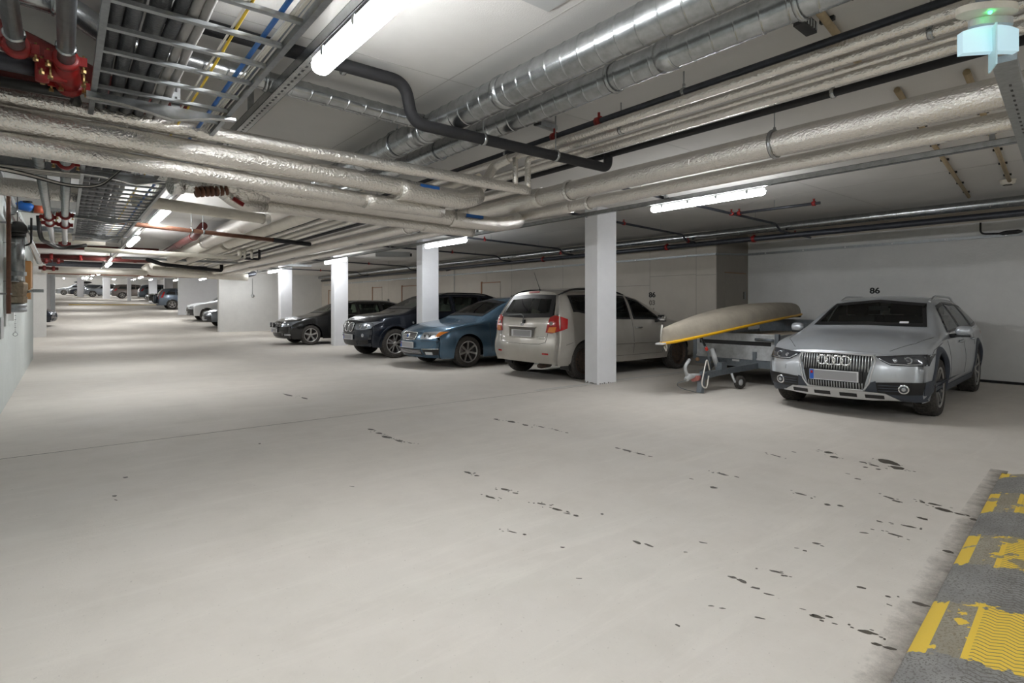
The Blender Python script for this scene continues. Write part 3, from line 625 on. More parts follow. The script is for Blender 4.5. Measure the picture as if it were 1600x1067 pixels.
# ------------------------------------------------------------------ cable ladders
LX0, LX1, LZ = .115, .715, 2.335
def ladder(y0, y1, label, brackets):
    e = empty('cable_ladder', ((LX0+LX1)/2, y0, LZ), label, 'cable ladder')
    for x in (LX0, LX1):
        q = MB(); q.box(x-.008, y0, LZ-.025, x+.008, y1, LZ+.04); q.box(x-.012, y0, LZ-.03, x+.012, y1, LZ-.024); q.build('side_rail', M['galv_pipe'], e)
    y = y0+.07
    while y < y1:
        q = MB(); q.box(LX0, y-.013, LZ-.016, LX1, y+.013, LZ); q.build('rung', M['galv_dull'], e); y += .25
    for yb in brackets:
        q = MB(); pts = [(LX0-.03, LZ-.06), (LX0+.12, LZ-.065), (.46, LZ-.10), (LX1-.08, LZ-.055), (LX1+.04, LZ-.045), (LX1+.04, LZ-.033), (LX0-.03, LZ-.033)]
        q.prism(pts, yb-.022, yb+.022, 'y'); q.build('bracket', M['galv'], e)
        q = MB(); q.box(.445, yb-.012, LZ-.09, .485, yb+.012, ceil_z(yb)); q.build('hanger_strut', M['galv'], e)
        for k in range(9 if yb < 5 else 0):
            s_ = MB(); s_.box(.46, yb-.0135, LZ-.06+k*.055, .47, yb-.012, LZ-.03+k*.055); s_.build('strut_hole', M['black'], e)
    return e
ladder(-.9, 3.98, 'cable ladder nearest the camera at the top left', [0.6, 3.46])
ladder(4.75, 11.6, 'cable ladder continuing down the driveway behind the crossing foil pipes', [5.5, 8.3, 10.4])
tubes = [(.155, .028, 'grey_ins', 'dark insulated tube, leftmost on the ladder'), (.212, .03, 'grey_ins', 'dark insulated tube, second from left on the ladder'),
         (.278, .034, 'grey_ins', 'dark insulated tube, third and thickest on the ladder'), (.340, .026, 'grey_ins', 'dark insulated tube, fourth on the ladder'),
         (.388, .019, 'lightgrey_ins', 'light grey tube, left of the two on the ladder'), (.425, .019, 'lightgrey_ins', 'light grey tube, right of the two on the ladder')]
for x, r, m_, lab in tubes:
    pts = []; y = -.9
    while y <= 11.5:
        pts.append((x+.004*math.sin(y*2+x*30), y, LZ+r-.0+.012*abs(math.sin(y*PI/.5)) )); y += .12
    q = MB(); q.tube(pts, r, 10); tag(q.build('insulated_tube', M[m_]), lab, 'tube', 'tubes on the cable ladder')
cables = [(.53, .006, 'yellow_cable', 'yellow cable on the ladder'), (.512, .005, 'white_cable', 'thin white cable beside the yellow one'),
          (.640, .011, 'blue', 'thick blue cable on the ladder')]+[(.658+.010*k, .0042, 'white_cable', 'thin white cable in the bundle right of the blue one') for k in range(5)]
for i, (x, r, m_, lab) in enumerate(cables):
    pts = []; y = -.9; ph = random.random()*6
    while y <= 11.5:
        pts.append((x+.006*math.sin(y*1.3+ph), y, LZ+r+.001)); y += .2
    q = MB(); q.tube(pts, r, 6); tag(q.build('cable', M[m_]), lab, 'cable', 'white cables right of the blue one' if i > 2 else 'cables on the cable ladder')

# ------------------------------------------------------------------ risers, red couplings and tee at the upper left
def grooved_coupling(c, ax, r, parent, bolts=True):
    c = Vector(c); ax = Vector(ax).normalized(); side = ax.cross(Vector((0, 0, 1))).normalized()
    q = MB(); q.lathe([(r, -.028), (r+.016, -.026), (r+.020, -.01), (r+.020, .01), (r+.016, .026), (r, .028)], c, ax, 18)
    for s_ in (-1, 1): q.obox(c+side*s_*(r+.028), side, ax, (0, 0, 1), .018, .016, .022)
    o = q.build('coupling', M['red'], parent)
    if bolts:
        for s_ in (-1, 1):
            b = MB(); p = c+side*s_*(r+.032); b.tube([p-Vector((0, 0, .045)), p+Vector((0, 0, .035))], .006, 6); b.lathe([(.001, -.05), (.012, -.05), (.012, -.036), (.001, -.036)], p, (0, 0, 1), 6, smooth=False)
            b.build('bolt', M['brass'], o)
    return o
r1 = plain_pipe([(-.172, -1, 2.45), (-.172, 3.42, 2.45)], .034, 'galvanised sprinkler riser at the upper left corner', 'galv_pipe', name='sprinkler_main', n=20)
r2 = plain_pipe([(.008, -1, 2.45), (.008, 3.52, 2.45)], .034, 'galvanised pipe left of the cable ladder, entering the red tee', 'galv_pipe', name='sprinkler_main', n=20)
collar(r2, (.008, 3.33, 2.45), (0, 1, 0), .034, .006, 'galv', 'groove'); collar(r1, (-.172, 3.3, 2.45), (0, 1, 0), .034, .006, 'galv', 'groove')
grooved_coupling((-.172, 3.46, 2.45), (0, 1, 0), .036, r1); grooved_coupling((.008, 3.50, 2.45), (0, 1, 0), .036, r2)
e = empty('pipe_tee', (.008, 3.62, 2.43), 'bright red cast tee with bolted couplings beside the cable ladder', 'pipe fitting')
q = MB(); q.tube([(.008, 3.52, 2.45), (.008, 3.60, 2.445), (.012, 3.68, 2.43), (.02, 3.76, 2.42)], [.045, .056, .058, .05], 18); q.tube([(-.09, 3.64, 2.425), (.01, 3.64, 2.43)], .052, 18); q.build('tee_body', M['red'], e)
grooved_coupling((-.085, 3.64, 2.425), (1, 0, 0), .046, e); grooved_coupling((.022, 3.78, 2.415), (.1, 1, 0), .042, e)
for dx, dy in ((.07, -.03), (-.06, -.06), (-.02, .10), (.075, .07)):
    b = MB(); p = (.008+dx, 3.62+dy); b.tube([(*p, 2.36), (*p, 2.45)], .006, 6); b.lathe([(.001, 0), (.012, 0), (.012, .014), (.001, .014)], (*p, 2.36), (0, 0, 1), 6, smooth=False); b.build('bolt', M['brass'], e)
o = plain_pipe([(-.57, 3.62, 2.42), (-.09, 3.64, 2.425)], .043, 'black painted pipe from the left wall into the red tee', 'dark_pipe')
o = plain_pipe([(-.50, 3.60, 2.61), (-.2, 3.84, 2.61), (.35, 4.45, 2.61), (.62, 4.62, 2.61)], .072, 'thick dark red pipe slanting behind the cable ladder', 'dark_red', n=18)
o = plain_pipe([(-.57, 3.88, 2.46), (.2, 3.95, 2.46), (.6, 4.0, 2.46)], .032, 'thin dark red pipe just behind the slim foil pipe', 'dark_red')
q = MB(); q.tube([(.05, 3.88, 2.36), (.05, 3.80, 2.38), (-.1, 3.82, 2.38), (-.3, 3.82, 2.38)], .028, 10); tag(q.build('hose', M['cast']), 'black hose looping under the red tee', 'hose')
for x, lab in ((-.145, 'left galvanised pipe going away behind the foil pipes'), (.010, 'right galvanised pipe going away behind the foil pipes, beside the ladder')):
    o = plain_pipe([(x, 4.5, 2.31), (x, 12.6, 2.31)], .036, lab, 'galv', name='sprinkler_main', n=16)
    for y in ((5.3, 8.4, 9.4, 12.2) if x > 0 else (8.7, 9.3)): grooved_coupling((x, y, 2.31), (0, 1, 0), .038, o, y < 9)
e = empty('label_plate', (1.10, 2.75, CZ-.004), 'small red and white printed notice on the slab between the cables', 'label')
q = MB(); q.obox((.72, 2.62, CZ-.003), (1, .1, 0), (-.1, 1, 0), (0, 0, 1), .052, .028, .002); q.build('plate', M['sign_red'], e)
for k in range(4):
    q = MB(); q.obox((.69+.022*k, 2.60+.012*(k % 2), CZ-.0055), (1, .1, 0), (-.1, 1, 0), (0, 0, 1), .008, .012, .0006); q.build('print', M['white_plastic'], e)

# foil, copper and cable runs crossing behind at the left wall
foil_pipe([(-.565, 7.60, 2.45), (.10, 7.65, 2.45), (.22, 8.0, 2.52)], .09, 'thick foil pipe at the left wall below the cable bundle', bend=.12)
foil_pipe([(-.565, 5.75, 2.49), (.08, 5.8, 2.49)], .038, 'slim foil pipe right behind the front crossing ones, left')
foil_pipe([(-.565, 5.98, 2.49), (.08, 6.03, 2.49)], .05, 'foil pipe second behind the front crossing ones, left')
q = MB(); q.tube([(-.565, 6.30, 2.49), (.08, 6.33, 2.49)], .06, 16); tag(q.build('spiral_duct', M['galv']), 'small grey duct above the cable bundle at the left', 'duct')
e = empty('cable_tray', (-.25, 5.6, 2.29), 'narrow steel cable rack with pale cables from the left wall to the ladder', 'cable tray')
for y in (5.50, 5.69):
    q = MB(); q.box(-.565, y, 2.285, .10, y+.006, 2.335); q.build('side_rail', M['galv_pipe'], e)
for x in (-.45, -.18, .05):
    q = MB(); q.box(x, 5.506, 2.283, x+.022, 5.69, 2.289); q.build('rung', M['galv'], e)
for k in range(9):
    y = 5.516+.0195*k; q = MB(); q.tube([(-.56, y, 2.272), (-.2, y, 2.272), (.10, y, 2.272)], .0085, 8); q.build('cable', M[('white_cable', 'lightgrey_ins', 'grey_ins')[k % 3]], e)
e = empty('cable_bundle', (-.1, 5.4, 2.2), 'sagging bundle of black and white cables looping from the left into the ladder', 'cable')
for k in range(5):
    dz = .012*k; pts = fillet([(-.56, 5.35+.01*k, 2.255-dz*.4), (-.25, 5.40, 2.225-dz*.4), (.02, 5.52, 2.180-dz*.3), (.22, 5.45, 2.185-dz*.3), (.40, 5.1, 2.34)], .25, 8)
    q = MB(); q.tube(pts, .007, 6); q.build('cable', M['black' if k in (0, 4) else 'white_cable'], e)
o = plain_pipe([(-.50, 8.7, 1.16), (-.50, 8.7, 2.60), (.12, 8.9, 2.60)], .022, 'copper-brown pipe rising along the left wall and turning right', 'rust', n=14)
for z in (1.38, 2.2): 
    q = MB(); q.box(-.573, 8.685, z, -.47, 8.715, z+.02); q.build('wall_bracket', M['galv_dull'], o)
# shiny pipe with blue coupling and orange label behind
o = plain_pipe([(-.5, 10.0, 2.56), (.5, 10.15, 2.56)], .05, 'galvanised pipe with an orange label behind the two sprinkler mains', 'galv', n=18)
q = MB(); q.tube([(-.32, 9.96, 2.56), (-.22, 9.975, 2.56)], .0525, 18); q.build('orange_label', mat('orange_label', (.50, .10, .04), .5), o)
e = empty('hose_coupling', (-.42, 9.95, 2.58), 'blue plastic coupling on the pipe at the left wall', 'coupling')
q = MB(); q.tube([(-.49, 9.92, 2.57), (-.45, 9.92, 2.585), (-.37, 9.94, 2.575), (-.34, 9.95, 2.56)], [.045, .062, .064, .05], 14); q.build('body', M['blue'], e)
q = MB(); q.lathe([(.02, 0), (.05, 0), (.05, .015), (.02, .015)], (-.38, 9.9, 2.63), (0, -.3, 1), 12); q.build('collar', M['cast'], e)
foil_pipe([(-.5, 9.2, 2.42), (-.42, 10.8, 2.26), (-.40, 15.2, 2.16)], .05, 'foil-wrapped pipe sloping away along the left wall', m='galv')
o = plain_pipe([(-.45, 11.8, 2.5), (.3, 11.9, 2.5)], .04, 'small galvanised pipe crossing behind the mains', 'galv_pipe')
for k, (x0, y, z) in enumerate([(-.1, 12.3, 2.45), (.1, 12.9, 2.42)]):
    plain_pipe([(-.5, y, z), (.6, y, z)], .045, 'cream pipe crossing behind the mains, %s' % ('nearer', 'farther')[k], 'cream_pipe')
q = MB(); q.tube(fillet([(-.3, 11, 2.6), (-.28, 11, 2.25), (-.05, 12, 2.2), (.3, 12.2, 2.3)], .25), .03, 10); tag(q.build('hose', M['cast']), 'black hose bent down behind the sprinkler mains', 'hose')
for k, (x, y, z) in enumerate([(-.3, 15.4, 2.2), (-.1, 15.6, 2.22), (-.35, 16.4, 2.1), (-.2, 17.5, 2.15)]):
    e2 = empty('pipe_tee', (x, y, z), 'small red grooved fitting at the far end of the left wall, %s' % ('nearest', 'second', 'lowest', 'farthest')[k], 'pipe fitting'); grooved_coupling((x, y, z), (1, .2, 0), .04, e2, False)
    q = MB(); q.tube([(x-.09, y-.02, z), (x+.09, y+.02, z)], .036, 12); q.build('pipe_piece', M['dark_red'], e2)

# ------------------------------------------------------------------ things on the left wall
e = empty('riser_valve', (-.45, 9.0, 1.1), 'galvanised standpipe with bronze valve and hanging chain on the left wall', 'valve')
vx, vy = -.45, 9.25
q = MB(); q.tube([(vx, vy, 1.40), (vx, vy, 2.2)], .070, 24); q.build('standpipe', M['galv'], e)
q = MB(); q.lathe([(.075, 0), (.095, .01), (.10, .05), (.085, .10), (.05, .135), (.001, .15)], (vx, vy, 2.15), (0, 0, 1), 20); q.lathe([(.072, -.04), (.085, -.04), (.085, .0), (.072, .0)], (vx, vy, 2.15), (0, 0, 1), 20); q.build('cast_head', M['cast'], e)
q = MB(); q.lathe([(.072, 0), (.088, .005), (.088, .05), (.072, .055)], (vx, vy, 1.62), (0, 0, 1), 8, smooth=False); q.build('union_nut', M['galv_dull'], e)
q = MB(); q.lathe([(.06, -.14), (.095, -.13), (.10, -.06), (.085, -.05), (.10, .02), (.105, .10), (.09, .12), (.07, .13)], (vx, vy, 1.42), (0, 0, 1), 10, smooth=False); q.build('valve_body', M['bronze'], e)
q = MB(); q.lathe([(.05, 0), (.09, .01), (.095, .04), (.075, .06), (.09, .07), (.09, .10), (.06, .11)], (vx, vy, 1.17), (0, 0, 1), 20); q.build('hose_connector', M['galv_dull'], e)
q = MB(); q.tube([(vx+.08, vy, 1.43), (vx+.17, vy-.02, 1.44)], .02, 10); q.obox((vx+.20, vy-.03, 1.44), (1, -.1, 0), (0, 1, 0), (0, 0, 1), .05, .012, .02); q.build('valve_lever', M['galv'], e)
q = MB()
for k in range(9): q.lathe([(.006+.002*math.cos(a), .002*math.sin(a)) for a in [j*PI/3 for j in range(7)]], (vx-.02, vy, 1.13-.024*k), (k % 2, 1-k % 2, 0), 8)
q.lathe([(.022+.003*math.cos(a), .003*math.sin(a)) for a in [j*PI/3 for j in range(7)]], (vx-.02, vy, .90), (0, 1, 0), 12); q.build('chain', M['galv_dull'], e)
for z in (1.55, 2.02):
    q = MB(); q.tube([(-.574, vy-.1, z), (vx+.02, vy-.09, z)], .006, 6); q.build('support_rod', M['galv_dull'], e)
q = MB(); q.tube(fillet([(vx+.07, vy, 2.0), (vx+.13, vy, 2.03), (vx+.13, vy, 2.35)], .05), .012, 8); q.tube([(vx, vy, 2.28), (vx, vy, 2.6)], .006, 6); q.build('vent_tube', M['cast'], e)
q = MB(); q.box(-.573, 9.9, 1.98, -.565, 10.45, 2.20); o = tag(q.build('fire_sign', M['sign_red']), 'red and white safety sign on the left wall behind the standpipe', 'sign')
q = MB(); q.box(-.565, 9.9, 1.90, -.562, 10.45, 1.975); q.build('sign_text_strip', M['white_plastic'], o)
for dy, z0, z1 in ((.08, 2.02, 2.16), (.3, 2.05, 2.13), (.42, 2.02, 2.17)):
    q = MB(); q.box(-.565, 9.93+dy, z0, -.5635, 9.97+dy, z1); q.build('pictogram', M['white_plastic'], o)
e = empty('wall_cabinet', (-.56, 10.3, .9), 'flat pale hatch on the left wall behind the standpipe', 'hatch')
q = MB(); q.box(-.574, 9.2, 1.0, -.555, 12.4, 1.84); q.build('door_leaf', M['pale_wall'], e)
q = MB(); q.box(-.574, 8.4, .88, -.545, 8.75, 1.12); q.build('box', M['grey_plastic'], e)
q = MB(); q.box(-.56, 9.6, 1.06, -.50, 9.75, 1.18); tag(q.build('alarm_box', M['white_plastic']), 'small white square box below the bronze valve', 'box')
o = tag(MB().box(-.572, 14.0, 1.60, -.49, 14.7, 2.10).build('cable_cover', M['orange']), 'orange-brown upright pipe cover on the left wall, upper wide part', 'cover')
q = MB(); q.box(-.572, 14.1, 1.38, -.50, 14.5, 1.60); q.build('lower_cover', M['orange'], o)
q = MB(); q.beam((-.55, 7.6, 2.75), (-.50, 12.5, 2.32), .04, .05); tag(q.build('wall_strut', M['galv_dull']), 'sloping grey strut high on the left wall', 'strut')

# emergency luminaire with clear running-man blade at the top right, and its carrier channel
e = empty('emergency_exit_light', (3.02, .60, 2.3), 'round-ended emergency light with a glowing curved diffuser and hanging clear blade', 'emergency light')
q = MB(); c0 = Vector((2.98, .60, 2.455)); u = Vector((.72, -.69, 0)).normalized(); v = Vector((.69, .72, 0)).normalized()
def disc_plate(c, a, b, h, n=28):
    vs = [c+u*(math.copysign(abs(math.cos(t))**.7, math.cos(t))*a)+v*(math.sin(t)*b)+Vector((0, 0, z)) for z in (0, h) for t in [2*PI*k/n for k in range(n)]]
    return vs, [tuple(range(n))[::-1], tuple(range(n, 2*n))]+[(k, (k+1) % n, n+(k+1) % n, n+k) for k in range(n)]
q.add(*disc_plate(c0, .115, .05, .028)); q.build('base_plate', M['cream_pipe'], e)
q = MB(); q.ball(c0+u*.0+v*(-.02)-Vector((0, 0, .004)), .007, 6); q.build('indicator_led', emis('green_led', (.02, 1, .2), 12, (.02, .4, .1)), e)
q = MB(); q.add(*disc_plate(c0+v*.05+u*.05-Vector((0, 0, .03)), .085, .035, .03)); q.build('neck', M['grey_plastic'], e)
q = MB(); rows = []
for k in range(9):
    t = -1+2*k/8; ctr = c0+v*.055+u*(t*.11+.055)
    rows.append([ctr+v*(-.022*(1-t*t))+Vector((0, 0, -.03-.012*t*t)), ctr+v*(-.03*(1-t*t))+Vector((0, 0, -.135-.008*(1-t*t)))])
bk = [[p+v*.035 for p in r] for r in rows]
q.grid(rows, True); q.grid(bk, True, flip=True)
q.grid([[r[0] for r in rows], [r[0] for r in bk]]); q.grid([[r[1] for r in rows], [r[1] for r in bk]])
q.grid([rows[0], bk[0]]); q.grid([rows[-1], bk[-1]])
q.build('glowing_diffuser', emis('emergency_diffuser', (.55, .85, 1.0), .20, (.6, .75, .8)), e)
q = MB(); bc = c0+v*.03+u*.045; q.obox(bc-Vector((0, 0, .13)), Vector((.92, .40, 0)), Vector((.40, -.92, 0)), (0, 0, 1), .055, .003, .085); q.build('clear_blade', emis('blade_acrylic', (.5, .85, .95), .06, (.5, .7, .75)), e)
q = MB(); q.box(c0.x-.03, c0.y-.01, c0.z+.028, c0.x+.03, c0.y+.03, 2.62); q.build('mounting_bracket', M['galv_pipe'], e)
e = empty('lamp_channel', (3.1, .6, 2.34), 'perforated grey channel reaching right from the emergency light', 'cable channel')
q = MB(); q.beam((3.2, .585, 2.325), (5.6, .86, 2.30), .085, .03); q.build('channel', M['galv_dull'], e)
d_ = (Vector((5.6, .86, 2.30))-Vector((3.2, .585, 2.325))).normalized()
for k in range(12):
    c = Vector((3.2, .585, 2.325))+d_*(.35+.09*k)-Vector((0, 0, .0155)); q = MB(); q.obox(c, d_, d_.cross(Vector((0, 0, 1))), (0, 0, 1), .016, .005, .001); q.build('hole', M['black'], e)
q = MB(); q.box(5.5, .83, 2.3, 5.54, .87, CZ); q.build('hanger_strut', M['galv_dull'], e)

# ------------------------------------------------------------------ floor: stains and the speed bump
def blob(q, x, y, a, b, rot, n=12):
    pts = []; ph = [random.uniform(.6, 1.25) for _ in range(n)]
    for k in range(n):
        t = 2*PI*k/n; r = (ph[k]+ph[(k+1) % n])/2; px_, py_ = a*r*math.cos(t), b*r*math.sin(t)
        pts.append((x+px_*math.cos(rot)-py_*math.sin(rot), y+px_*math.sin(rot)+py_*math.cos(rot)))
    q.prism(pts, .0003, .0011)
random.seed(3)
STAINS = [(2.41,4.94,0.081,0.053,-1.45),(2.43,4.73,0.061,0.038,-1.41),(2.42,5.14,0.051,0.041,-1.37),(2.43,5.35,0.051,0.044,-1.37),(2.47,4.6,0.032,0.016,-1.25),(3.73,4.97,0.04,0.045,-1.57),(3.78,4.76,0.06,0.05,-1.57),(3.79,4.54,0.05,0.04,-1.57),(3.86,4.37,0.05,0.02,-1.57),(3.88,4.16,0.04,0.02,-1.57),(3.88,4.01,0.02,0.02,-1.57),(3.81,3.19,0.06,0.03,-1.57),(3.81,3.05,0.06,0.025,-1.57),(3.81,2.95,0.02,0.016,-1.57),(3.81,3.3,0.03,0.02,-1.57),(3.83,2.3,0.05,0.025,-1.57),(3.85,2.2,0.02,0.014,-1.57),(3.5,2.17,0.03,0.031,-1.57),(3.55,2.38,0.02,0.01,-1.57),(4.65,2.31,0.051,0.016,-1.77),(4.89,2.27,0.02,0.016,-1.57),(5.1,2.08,0.04,0.063,-1.57),(4.99,1.99,0.032,0.053,-1.89),(5.0,1.78,0.03,0.029,-1.57),(4.97,1.69,0.041,0.029,-1.82),(4.86,1.71,0.02,0.029,-1.57),(4.88,1.63,0.02,0.029,-1.57),(5.16,1.65,0.102,0.102,-1.77),(5.03,1.55,0.061,0.08,-1.74),(3.83,1.74,0.04,0.022,-1.57),(3.76,1.54,0.02,0.029,-1.57),(3.8,1.48,0.02,0.021,-1.57),(4.21,1.34,0.032,0.022,-1.89),(4.17,1.29,0.03,0.029,-1.57),(4.28,1.18,0.022,0.022,-2.03),(4.29,1.12,0.04,0.029,-1.57),(4.22,1.05,0.051,0.043,-1.77),(4.21,0.97,0.03,0.022,-1.57),(3.95,1.09,0.03,0.029,-1.57),(3.75,1.1,0.041,0.022,-1.33),(3.55,1.11,0.04,0.021,-1.57),(3.7,1.23,0.02,0.016,-1.57),(3.45,1.22,0.022,0.014,-1.11),(3.52,0.86,0.03,0.029,-1.57),(4.17,0.9,0.02,0.036,-1.57),(3.1,1.32,0.022,0.016,-1.11),(2.96,1.32,0.012,0.014,-1.57),(2.96,1.36,0.014,0.006,-0.79),(3.09,1.29,0.012,0.007,-1.57),(2.18,2.97,0.041,0.02,-1.33),(2.35,3.03,0.041,0.025,-1.33),(2.36,2.93,0.022,0.016,-1.11),(2.36,2.67,0.032,0.016,-1.25),(2.37,2.54,0.041,0.02,-1.33),(2.37,2.45,0.022,0.01,-1.11),(2.39,2.39,0.02,0.02,-1.57),(2.53,2.31,0.012,0.016,-1.57),(2.02,2.12,0.014,0.01,-0.79),(1.85,1.83,0.014,0.006,-0.79),(2.37,1.92,0.03,0.02,-1.57),(2.39,1.86,0.03,0.016,-1.57),(1.94,2.44,0.032,0.01,-1.25),(2.47,1.69,0.014,0.007,-0.79),(2.64,1.7,0.022,0.01,-1.11),(2.41,1.4,0.022,0.02,-1.11),(2.41,1.35,0.03,0.022,-1.57),(2.4,1.28,0.022,0.014,-1.11),(2.39,1.22,0.022,0.01,-1.11),(2.62,1.3,0.032,0.016,-1.25),(2.77,0.99,0.022,0.014,-1.11),(2.7,0.86,0.012,0.007,-1.57),(2.13,1.28,0.014,0.007,-0.79),(2.11,1.32,0.014,0.006,-0.79),(2.18,1.15,0.022,0.01,-1.11),(2.37,1.01,0.032,0.022,-1.25),(2.41,0.84,0.032,0.022,-1.25),(2.35,0.79,0.022,0.016,-1.11),(2.36,0.75,0.022,0.014,-1.11),(2.81,0.78,0.041,0.022,-1.33),(1.88,1.32,0.012,0.01,-1.57),(2.46,8.15,0.161,0.043,-1.45),(2.55,7.73,0.11,0.038,-1.48),(1.39,5.43,0.02,0.016,-1.57),(1.56,3.74,0.022,0.007,-1.11),(2.37,3.52,0.041,0.025,-1.33),(2.38,3.41,0.022,0.025,-1.11),(0.35,4.97,0.022,0.029,-1.11),(0.26,4.53,0.022,0.021,-1.11),(0.26,4.43,0.022,0.007,-1.11),(4.49,1.63,0.02,0.022,-1.57),(4.57,1.73,0.02,0.01,-1.57)]
for i, (x, y, a, b, rot) in enumerate(STAINS):
    q = MB(); a *= .95; b *= .62; blob(q, x, y, a, b, rot, 16)
    if a > .03:
        for k in range(5):
            t = random.uniform(.8, 2.4)*random.choice((-1, 1)); blob(q, x+a*t*math.cos(rot)+random.uniform(-.03, .03), y+a*t*math.sin(rot)+random.uniform(-.03, .03), random.uniform(.004, .014), random.uniform(.003, .008), rot, 7)
    if i == 0: SM = q
    else: SM.add(q.v, q.f)
tag(SM.build('oil_stains', M['oil']), 'dark drip stains scattered across the concrete', 'stain', kind='stuff')
q = MB()
for x, y in [(1.42, 1.03), (1.52, 1.0), (1.37, 1.0), (1.46, 1.04), (1.5, .97)]: blob(q, x, y, .016, .007, .6)
tag(q.build('dried_droppings', M['white_plastic']), 'small pale dried spots near the bottom edge', 'stain', kind='stuff')

# the worn yellow and black bump lies skewed across the lower right corner
BA = Vector((2.0, .665, 0)); BD = Vector((5.62-2.0, 1.03-.665, 0)); BD.normalize(); BN = Vector((BD.y, -BD.x, 0))
def bump_material():
    m = bpy.data.materials.new('speed_bump_paint'); m.use_nodes = True; nt = m.node_tree; b = nt.nodes['Principled BSDF']; L = nt.links
    tc = nd(nt, 'ShaderNodeTexCoord'); sx = nd(nt, 'ShaderNodeSeparateXYZ'); L.new(tc.outputs['Object'], sx.inputs[0])
    def math_(op, a, c=None):
        n = nd(nt, 'ShaderNodeMath', operation=op)
        for i, q_ in enumerate((a, c)):
            if q_ is None: continue
            if hasattr(q_, 'node'): L.new(q_, n.inputs[i])
            else: n.inputs[i].default_value = q_
        return n.outputs[0]
    def noise(s, det=4):
        n = nd(nt, 'ShaderNodeTexNoise'); n.inputs['Scale'].default_value = s; n.inputs['Detail'].default_value = det; L.new(tc.outputs['Object'], n.inputs[0]); return n.outputs[0]
    X, Y = sx.outputs[0], sx.outputs[1]                 # X along the bump, Y across it
    wob = math_('MULTIPLY', math_('SUBTRACT', noise(30, 6), .5), .16)
    ph = math_('FRACT', math_('DIVIDE', math_('ADD', X, math_('ADD', wob, 0.58)), 0.97))
    band = math_('LESS_THAN', ph, .5)
    zig = math_('ABSOLUTE', math_('SUBTRACT', math_('FRACT', math_('MULTIPLY', Y, 14.0)), .5))
    groove = math_('LESS_THAN', math_('FRACT', math_('ADD', math_('MULTIPLY', X, 38.0), math_('MULTIPLY', zig, 1.6))), .22)
    fine = math_('GREATER_THAN', Y, .17)
    wear = math_('GREATER_THAN', noise(7, 8), .62)
    wear2 = math_('MULTIPLY', math_('GREATER_THAN', math_('ADD', noise(18, 5), 0), .40), math_('MULTIPLY', math_('GREATER_THAN', Y, .055), math_('LESS_THAN', Y, .15)))
    yel = math_('MULTIPLY', band, math_('SUBTRACT', 1.0, math_('MAXIMUM', math_('MULTIPLY', wear, .8), math_('MULTIPLY', wear2, .9))))
    def mix(f, a, c):
        x = nd(nt, 'ShaderNodeMix', data_type='RGBA'); L.new(f, x.inputs[0])
        for i, q_ in ((6, a), (7, c)):
            if hasattr(q_, 'node'): L.new(q_, x.inputs[i])
            else: x.inputs[i].default_value = (*q_, 1)
        return x.outputs[2]
    grey = mix(math_('GREATER_THAN', noise(120, 3), .56), mix(noise(5, 8), (.12, .12, .12), (.42, .41, .39)), (.16, .15, .14))
    c = mix(yel, grey, (.86, .60, .07))
    c = mix(math_('MULTIPLY', math_('MULTIPLY', groove, fine), .8), c, (.12, .11, .09))
    L.new(c, b.inputs['Base Color']); b.inputs['Roughness'].default_value = .7
    bp = nd(nt, 'ShaderNodeBump'); bp.inputs['Strength'].default_value = .6; bp.inputs['Distance'].default_value = .004
    L.new(math_('SUBTRACT', noise(80, 3), math_('MULTIPLY', groove, fine)), bp.inputs['Height']); L.new(bp.outputs[0], b.inputs['Normal'])
    return m
q = MB(); LB = 4.6; rows = []
prof = [(0, .0), (.004, .006), (.05, .022), (.12, .040), (.20, .052), (.30, .056), (.42, .052), (.54, .036), (.64, .015), (.68, .0)]
X_ = [-1.0+k*.1 for k in range(int((LB)/.1)+1)]
for k, x in enumerate(X_):
    e_ = 1 if k < len(X_)-1 else .0; rows.append([(x, y, z*e_+.0005) for y, z in prof])
rows.append([(X_[-1]+.02, y, .0005) for y, z in prof])
q.grid(rows, True)
o = q.build('speed_bump', bump_material(), local=True); o.location = BA; o.rotation_euler = (PI, 0, math.atan2(BD.y, BD.x)); o.rotation_euler = (0, 0, math.atan2(BD.y, BD.x)); o.scale = (1, -1, 1)
tag(o, 'worn yellow and grey rubber speed bump at the lower right corner', 'speed bump')
dm = bpy.data.materials.new('grime'); dm.use_nodes = True; nt = dm.node_tree; L = nt.links; b = nt.nodes['Principled BSDF']; b.inputs['Base Color'].default_value = (.20, .175, .15, 1); b.inputs['Roughness'].default_value = .9
tc = nd(nt, 'ShaderNodeTexCoord'); sx = nd(nt, 'ShaderNodeSeparateXYZ'); L.new(tc.outputs['Object'], sx.inputs[0])
n1 = nd(nt, 'ShaderNodeTexNoise'); n1.inputs['Scale'].default_value = 9; n1.inputs['Detail'].default_value = 8; n1.inputs['Roughness'].default_value = .8; L.new(tc.outputs['Object'], n1.inputs[0])
m1 = nd(nt, 'ShaderNodeMath', operation='MULTIPLY_ADD'); L.new(sx.outputs[1], m1.inputs[0]); m1.inputs[1].default_value = -7.5; m1.inputs[2].default_value = .42
m2 = nd(nt, 'ShaderNodeMath', operation='MULTIPLY_ADD'); L.new(n1.outputs[0], m2.inputs[0]); m2.inputs[1].default_value = 1.9; m2.inputs[2].default_value = -.62
m3 = nd(nt, 'ShaderNodeMath', operation='ADD', use_clamp=True); L.new(m1.outputs[0], m3.inputs[0]); L.new(m2.outputs[0], m3.inputs[1])
m4 = nd(nt, 'ShaderNodeMath', operation='MULTIPLY'); L.new(m3.outputs[0], m4.inputs[0]); m4.inputs[1].default_value = .62
L.new(m4.outputs[0], b.inputs['Alpha'])
q = MB(); q.grid([[(-1.0+.2*k, y, .0012) for y in (-.03, .13-.0025*k)] for k in range(24)], False, flip=False)
